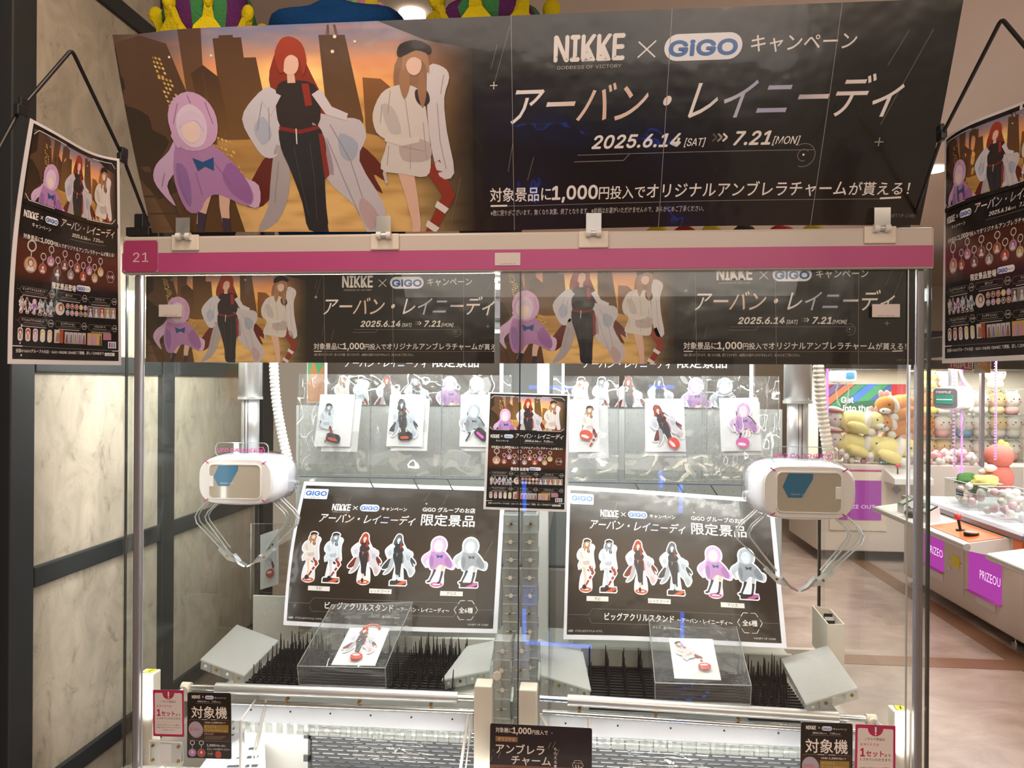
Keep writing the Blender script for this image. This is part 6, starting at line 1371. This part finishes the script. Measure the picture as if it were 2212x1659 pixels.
# row machines along the aisle
def row_machine(Y0, Y1_, con, conname, lab, full):
    r = thing('row_claw_machine', lab, 'claw machine', (3.1, (Y0 + Y1_) / 2, 0))
    def rp_(name, mb, mat, **k): return put(name, mb, mat, r, **k)
    rp_('cabinet', MB().cbox((XR0, Y0, .065), (3.75, Y1_, .695), .012), M['body']); rp_('window_sill', MB().cbox((XR0 - .02, Y0, .695), (XR0 + .06, Y1_, .73), .006), M['alug']); rp_('deck', MB().box((XR0 + .05, Y0 + .01, .695), (3.75, Y1_ - .01, .725)), M['strip'])
    rp_('header_panel', MB().cbox((XR0, Y0, 1.86), (3.75, Y1_, 2.02), .01), M['dark']); rp_('front_glass', MB().box((XR0 + .01, Y0 + .03, .73), (XR0 + .015, Y1_ - .03, 1.86)), M['glass'])
    for y in (Y0 + .012, Y1_ - .03):
        rp_('corner_post', MB().box((XR0 + .012, y - .008, .73), (XR0 + .035, y + .02, 1.86)), M['edge']); rp_('led_tube', MB().tube([(XR0 + .02, y + .006, .735), (XR0 + .02, y + .006, 1.86)], .009, 8), M['ledw'] if full else M['ledp'])
    rp_('post_cap', MB().cbox((XR0 - .012, Y0, .61), (XR0, Y0 + .10, .695), .003), con); 
    cy0, cy1 = Y0 + .14, Y1_ - .1
    rp_('console', MB().hexa([(2.46, cy0, .60), (XR0, cy0 + .01, .545), (XR0, cy1, .545), (2.46, cy1, .60), (2.46, cy0, .645), (XR0, cy0 + .01, .687), (XR0, cy1, .687), (2.46, cy1, .645)]), M['white'])
    rp_('console_edge', MB().tube([(2.455, cy0, .622), (2.455, cy1, .622)], .023, 12), M['alu']); rp_('console_top', MB().hexa([(2.48, cy0 + .02, .649), (XR0 - .03, cy0 + .02, .684), (XR0 - .03, cy0 + .58, .684), (2.48, cy0 + .58, .649), (2.48, cy0 + .02, .652), (XR0 - .03, cy0 + .02, .687), (XR0 - .03, cy0 + .58, .687), (2.48, cy0 + .58, .652)]), con)
    st = Vector((2.58, cy0 + .34, .668)); j = rp_('joystick', MB().tube([st, st + Vector((-.01, .01, .07))], .009, 8), M['black']); put('ball', MB().ell(st + Vector((-.012, .012, .09)), (.024, .024, .024), 14, 9), M['red'], j); put('joystick_base', MB().tube([st, st + Vector((0, 0, .006))], .03, 14), M['dark'], j)
    bt = Vector((2.57, cy0 + .18, .665)); b_ = rp_('button', MB().tube([bt, bt + Vector((0, 0, .018))], .045, 16), M['black']); put('button_cap', MB().tube([bt + Vector((0, 0, .018)), bt + Vector((0, 0, .024))], .040, 16), fur_gloss((222, 170, 160)), b_)
    if full:
        for ky in (.74, 1.12):
            c = Vector((2.56, cy0 + ky, .685)); rd = rp_('card_reader', MB().hexa([c + Vector(v) for v in ((-.05, -.06, -.03), (.05, -.06, -.02), (.05, .06, -.02), (-.05, .06, -.03), (-.05, -.06, .03), (.04, -.06, .085), (.04, .06, .085), (-.05, .06, .03))]), M['card'])
            put('reader_screen', MB().hexa([c + Vector(v) for v in ((-.052, -.05, .031), (.036, -.05, .084), (.036, .05, .084), (-.052, .05, .031), (-.056, -.05, .037), (.032, -.05, .09), (.032, .05, .09), (-.056, .05, .037))]), M['black'], rd)
            put('reader_glass', MB().hexa([c + Vector(v) for v in ((-.046, -.036, .0405), (.022, -.036, .0815), (.022, .036, .0815), (-.046, .036, .0405), (-.048, -.036, .0435), (.02, -.036, .0845), (.02, .036, .0845), (-.048, .036, .0435))]), fur_gloss((150, 176, 150)), rd)
        rp_('reader_cable', MB().tube([(2.55, cy0 + .80, .70), (2.53, cy0 + .90, .72), (2.54, cy0 + 1.0, .70), (2.55, cy0 + 1.08, .71)], .008, 6), M['black']); rp_('black_pouch', MB().ell((2.53, cy0 + .94, .675), (.06, .09, .035), 14, 8), M['black'])
        def facep(x0, x1, yt0, yt1, yb0, yb1, nm, mat, t=.004, off=0): P = [PX(x0, yt0, XR0 - off), PX(x1, yt1, XR0 - off), PX(x1, yb1, XR0 - off), PX(x0, yb0, XR0 - off)]; return rp_(nm, MB().prism(P, (-t, 0, 0)), mat), P
        for (x0, x1, a, b, c_, d_) in ((2093, 2164, 1168, 1192, 1272, 1307), (1996, 2039, 1122, 1139, 1214, 1236)):
            o, P = facep(x0, x1, a, b, c_, d_, 'prize_door', M['prize']); L_ = lerp(P[3], P[2], .38); R_ = lerp(P[3], P[2], 1.0); up = (P[0] - P[3])
            if x0 > 2050: glow_text('PRIZEOU', L_ + up * .33 + Vector((-.005, 0, 0)), lerp(P[3], P[2], .99) + up * .33 + Vector((-.005, 0, 0)), Vector((-1, 0, 0)), M['prizet'], o, .085)
            else: glow_text('PRIZEO', lerp(P[3], P[2], .25) + up * .30 + Vector((-.005, 0, 0)), lerp(P[3], P[2], .99) + up * .30 + Vector((-.005, 0, 0)), Vector((-1, 0, 0)), M['prizet'], o, .085)
            put('door_ledge', MB().hexa([P[3] + Vector((-.03, 0, -.012)), P[2] + Vector((-.03, 0, -.012)), P[2] + Vector((-.002, 0, -.012)), P[3] + Vector((-.002, 0, -.012)), P[3] + Vector((-.03, 0, -.004)), P[2] + Vector((-.03, 0, -.004)), P[2] + Vector((-.002, 0, .0)), P[3] + Vector((-.002, 0, .0))]), fur_gloss((206, 120, 200)), o)
        for z0, z1_ in ((.16, .38), (.385, .55)):
            y0_ = PX(2083, 1200, XR0).y; y1_ = PX(2049, 1200, XR0).y; d = rp_('service_door', MB().cbox((XR0 - .004, y0_, z0), (XR0, y1_, z1_), .002), M['body']); put('lock', MB().tube([(XR0 - .01, y1_ - .03, (z0 + z1_) / 2 + .04), (XR0 - .003, y1_ - .03, (z0 + z1_) / 2 + .04)], .012, 10), M['chrome'], d)
        c = PX(2064, 1213, XR0 - .006); rp_('coin_sticker', MB().box((XR0 - .006, c.y - .06, c.z - .04), (XR0 - .005, c.y + .06, c.z + .04)), M['yellow']); 
        for px, py in ((2128, 1300), (2020, 1238)): c = PX(px, py, XR0 - .005); o = rp_('caution_sticker', MB().box((XR0 - .005, c.y - .12, c.z - .035), (XR0 - .001, c.y + .12, c.z + .03)), M['card']); put('yellow_band', MB().box((XR0 - .006, c.y - .12, c.z + .012), (XR0 - .005, c.y + .12, c.z + .03)), M['yellow'], o)
    for y in (Y0 + .12, Y1_ - .15):
        w_ = rp_('castor', MB().tube([(XR0 + .10, y - .015, .045), (XR0 + .10, y + .015, .045)], .045, 16), M['rubber']); put('castor_fork', MB().box((XR0 + .08, y - .02, .045), (XR0 + .12, y + .02, .075)), M['chrome'], w_); rp_('levelling_foot', MB().tube([(XR0 + .06, y + .07, 0), (XR0 + .06, y + .07, .02)], .025, 12).tube([(XR0 + .06, y + .07, .02), (XR0 + .06, y + .07, .075)], .008, 8), M['chrome'])
    return r
row_machine(4.85, 6.56, M['orange'], 'orange', 'row claw machine with orange console and magenta lit prize doors', True)
row_machine(3.07, 4.83, M['teal'], 'teal', 'nearer row claw machine with teal console at the right picture edge', False)
# claw in the orange machine
c = PX(2058, 860, 3.0); r = thing('mint_claw', 'white and mint claw lettered Triple in the orange machine', 'claw', c)
Rz = Matrix.Rotation(math.radians(-50), 3, 'Z')
def rot(mb): mb.v = [Rz @ v for v in mb.v]; return mb
put('housing', rot(MB().loft([superring(y, a, b) for y, a, b in ((-.12, .09, .075), (-.11, .10, .088), (-.05, .112, .095), (.08, .112, .098), (.12, .09, .08))])), M['gloss'], r, local=True)
put('face_panel', rot(MB().prism(rrpts(-.092, -.078, .092, .078, .03, -.128), (0, .01, 0))), M['alug'], r, local=True); put('mint_display', rot(MB().prism(rrpts(-.070, -.045, .062, .025, .015, -.132), (0, .004, 0))), fur_gloss((60, 160, 140)), r, local=True); put('display_bar', rot(MB().box((-.065, -.134, -.016), (.055, -.132, -.006))), M['card'], r, local=True)
vs, fs, x0, x1 = glyphs('TRIPLE', .03, 2, .2); put('lettering', rot(MB().add([(-.07 + (v[0] - x0) / (x1 - x0) * .12, -.1325, .040 + v[1] * .03) for v in vs], fs)), M['card'], r, local=True)
put('top_band', rot(MB().loft([superring(y, a, b) for y, a, b in ((-.10, .06, .02), (.0, .07, .02))]) ), M['blue_hex'], r, local=True)
put('pole', MB().tube([(0, 0, .07), (0, 0, .24)], .035, 14), M['alu'], r, local=True); put('coiled_cable', rib_tube([(.07, .05, .24), (.10, .04, .15), (.15, .0, .05), (.15, .0, -.06), (.13, 0, -.10)], .013, .014, 8), M['cream'], r, local=True)
put('arm', MB().tube([(.05, -.02, -.08), (.09, -.02, -.16), (.07, -.02, -.26)], .010, 6), M['edge'], r, local=True); put('claw_tip', MB().tube([(.07, -.02, -.26), (.05, -.02, -.30)], .008, 6), M['chrome'], r, local=True)
# lettered signs and diode strings in that machine
q = Pr(60, 22); q.rect(0, 0, 60, 22, (196, 44, 62), 0); q.text('TRIPLE', 3, 57, 18, 19, (236, 230, 226), 1, bold=.04)
c = PX(2072, 790, 3.05); q.build('red_sign', quad(PX(2048, 778, 2.85), PX(2101, 778, 2.85), PX(2100, 800, 2.85), PX(2050, 796, 2.85)), M['paper'], eps=.0004, label='red sign lettered Triple under the hanging poster', cat='sign')
q = Pr(60, 34); q.poly([(0, 0), (60, 4), (56, 34), (12, 14)], (226, 150, 50), 0); q.text('WIN', 12, 46, 15, 15, (240, 230, 200), 1, bold=.04)
q.build('orange_sign', quad(PX(2104, 779, 2.85), PX(2140, 778, 2.85), PX(2140, 806, 2.85), PX(2104, 806, 2.85)), M['paper'], eps=.0004, label='orange sign lettered Win beside the red one', cat='sign')
def dots(x, ya, yb, X, lab, n):
    a, b = PX(x, ya, X), PX(x, yb, X); a.z = 1.858; r = thing('diode_string', lab, 'light string', b); put('carrier', MB().tube([a, b], .006, 6), M['edge'], r); m = MB()
    for i in range(n): q_ = lerp(a, b, i / (n - 1)) + Vector((-.008, 0, 0)); m.box(q_ - Vector((.005, .005, .005)), q_ + Vector((.005, .005, .005)))
    put('diode', m, M['ledp'], r, kind='stuff')
dots(2152, 790, 992, 3.1, 'string of violet diodes right of the mint claw', 36); dots(2062, 880, 1010, 3.0, 'string of violet diodes below the mint claw', 30)
# clear ball trays on the deck of the orange machine
def tray(pts, lab, n, seed):
    P = [PX(x, y, 2.86) for x, y in pts]; zb_ = .727; rr_ = random.Random(seed); y0_, y1_ = min(p.y for p in P), max(p.y for p in P); zt_ = max(p.z for p in P)
    r = thing('ball_tray', lab, 'tray', (2.95, (y0_ + y1_) / 2, zb_)); put('tray_wall', MB().box((2.86, y0_, zb_), (2.864, y1_, zt_)).box((3.10, y0_, zb_), (3.104, y1_, zt_)).box((2.86, y0_, zb_), (3.104, y0_ + .004, zt_)).box((2.86, y1_, zb_), (3.104, y1_ + .004, zt_)), M['acry'], r)
    put('tray_rim', MB().tube([(2.862, y0_, zt_), (2.862, y1_, zt_), (3.102, y1_, zt_), (3.102, y0_, zt_), (2.862, y0_, zt_)], .003, 5), M['card'], r); m1 = MB(); m2 = MB()
    for i in range(n): (m1 if rr_.random() < .75 else m2).ell((2.895 + rr_.random() * .17, rr_.uniform(y0_ + .03, y1_ - .03), zb_ + .03 + rr_.random() * (zt_ - zb_) * .75), (.028, .028, .028), 10, 6)
    put('white_balls', m1, fur_gloss((236, 232, 224)), r, kind='stuff'); put('pink_balls', m2, fur_gloss((230, 190, 196)), r, kind='stuff')
tray(((2041, 1032), (2091, 1045)), 'left clear tray of white balls in the orange machine', 22, 4); tray(((2113, 1050), (2171, 1066)), 'right clear tray of white balls in the orange machine', 40, 5)
# back of the neighbouring machine seen through the gap behind the divider
bk = thing('rear_machine', 'grey white machine standing back to back behind', 'claw machine', (-.2, 2.95, 0))
put('cabinet', MB().cbox((-1.0, 2.62, .08), (.62, 3.4, 1.0), .01), M['body'], bk); put('rear_panel', MB().cbox((-.95, 2.62, 1.0), (.60, 2.66, 1.86), .01), M['peg'], bk); put('roof', MB().cbox((-1.0, 2.60, 1.86), (.62, 3.4, 2.0), .01), M['alug'], bk)
put('blue_edge', MB().box((-.02, 2.612, 1.0), (.02, 2.618, 1.86)), M['blue_hex'], bk)
for x in (-.5, .2): put('foot', MB().tube([(x, 2.8, 0), (x, 2.8, .09)], .03, 10), M['rubber'], bk)
a = PY(663, 785, 2.60); b = PY(703, 870, 2.60); q = Pr(40, 85); q.rect(0, 0, 40, 85, (206, 202, 200), 0); q.rect(2, 0, 38, 30, (196, 130, 110), 1); q.rect(2, 26, 38, 60, (96, 170, 120), 1.1); q.poly([(2, 60), (14, 30), (24, 50), (38, 34), (38, 84), (2, 84)], (206, 140, 90), 1.2)
q.build('colour_strip', quad((a.x, 2.60, a.z + .1), (b.x, 2.60, a.z + .1), (b.x, 2.60, b.z), (a.x, 2.60, b.z)), M['paper'], eps=.0002, label='narrow orange and green print left of the rear poster', cat='poster')

# blue light tubes of the machine behind the viewer: the front glass mirrors them
VY = -1.2; MY = 2 * (YF + .006) - VY
bf = thing('blue_light_frame', 'blue light tubes on the machine behind, mirrored in the front glass', 'light', (.2, VY, 0))
def mir(x, y): p = PY(x, y, MY); p.y = VY; return p
for i, (a, b) in enumerate((((1132, 1040), (1133, 1105)), ((1132, 1316), (1133, 1386)), ((1136, 1388), (1278, 1398)), ((1142, 836), (1244, 838)), ((1402, 835), (1456, 836)), ((1471, 1046), (1471, 1108)), ((1474, 1324), (1474, 1398)))):
    put('light_tube', MB().tube([mir(*a), mir(*b)], .012, 8), M['ledb'], bf)
p = mir(1132, 836); q = mir(1474, 1398); put('frame_panel', MB().cbox((p.x - .3, VY - .06, 0), (q.x + .3, VY - .02, p.z + .3), .01), M['dark'], bf)
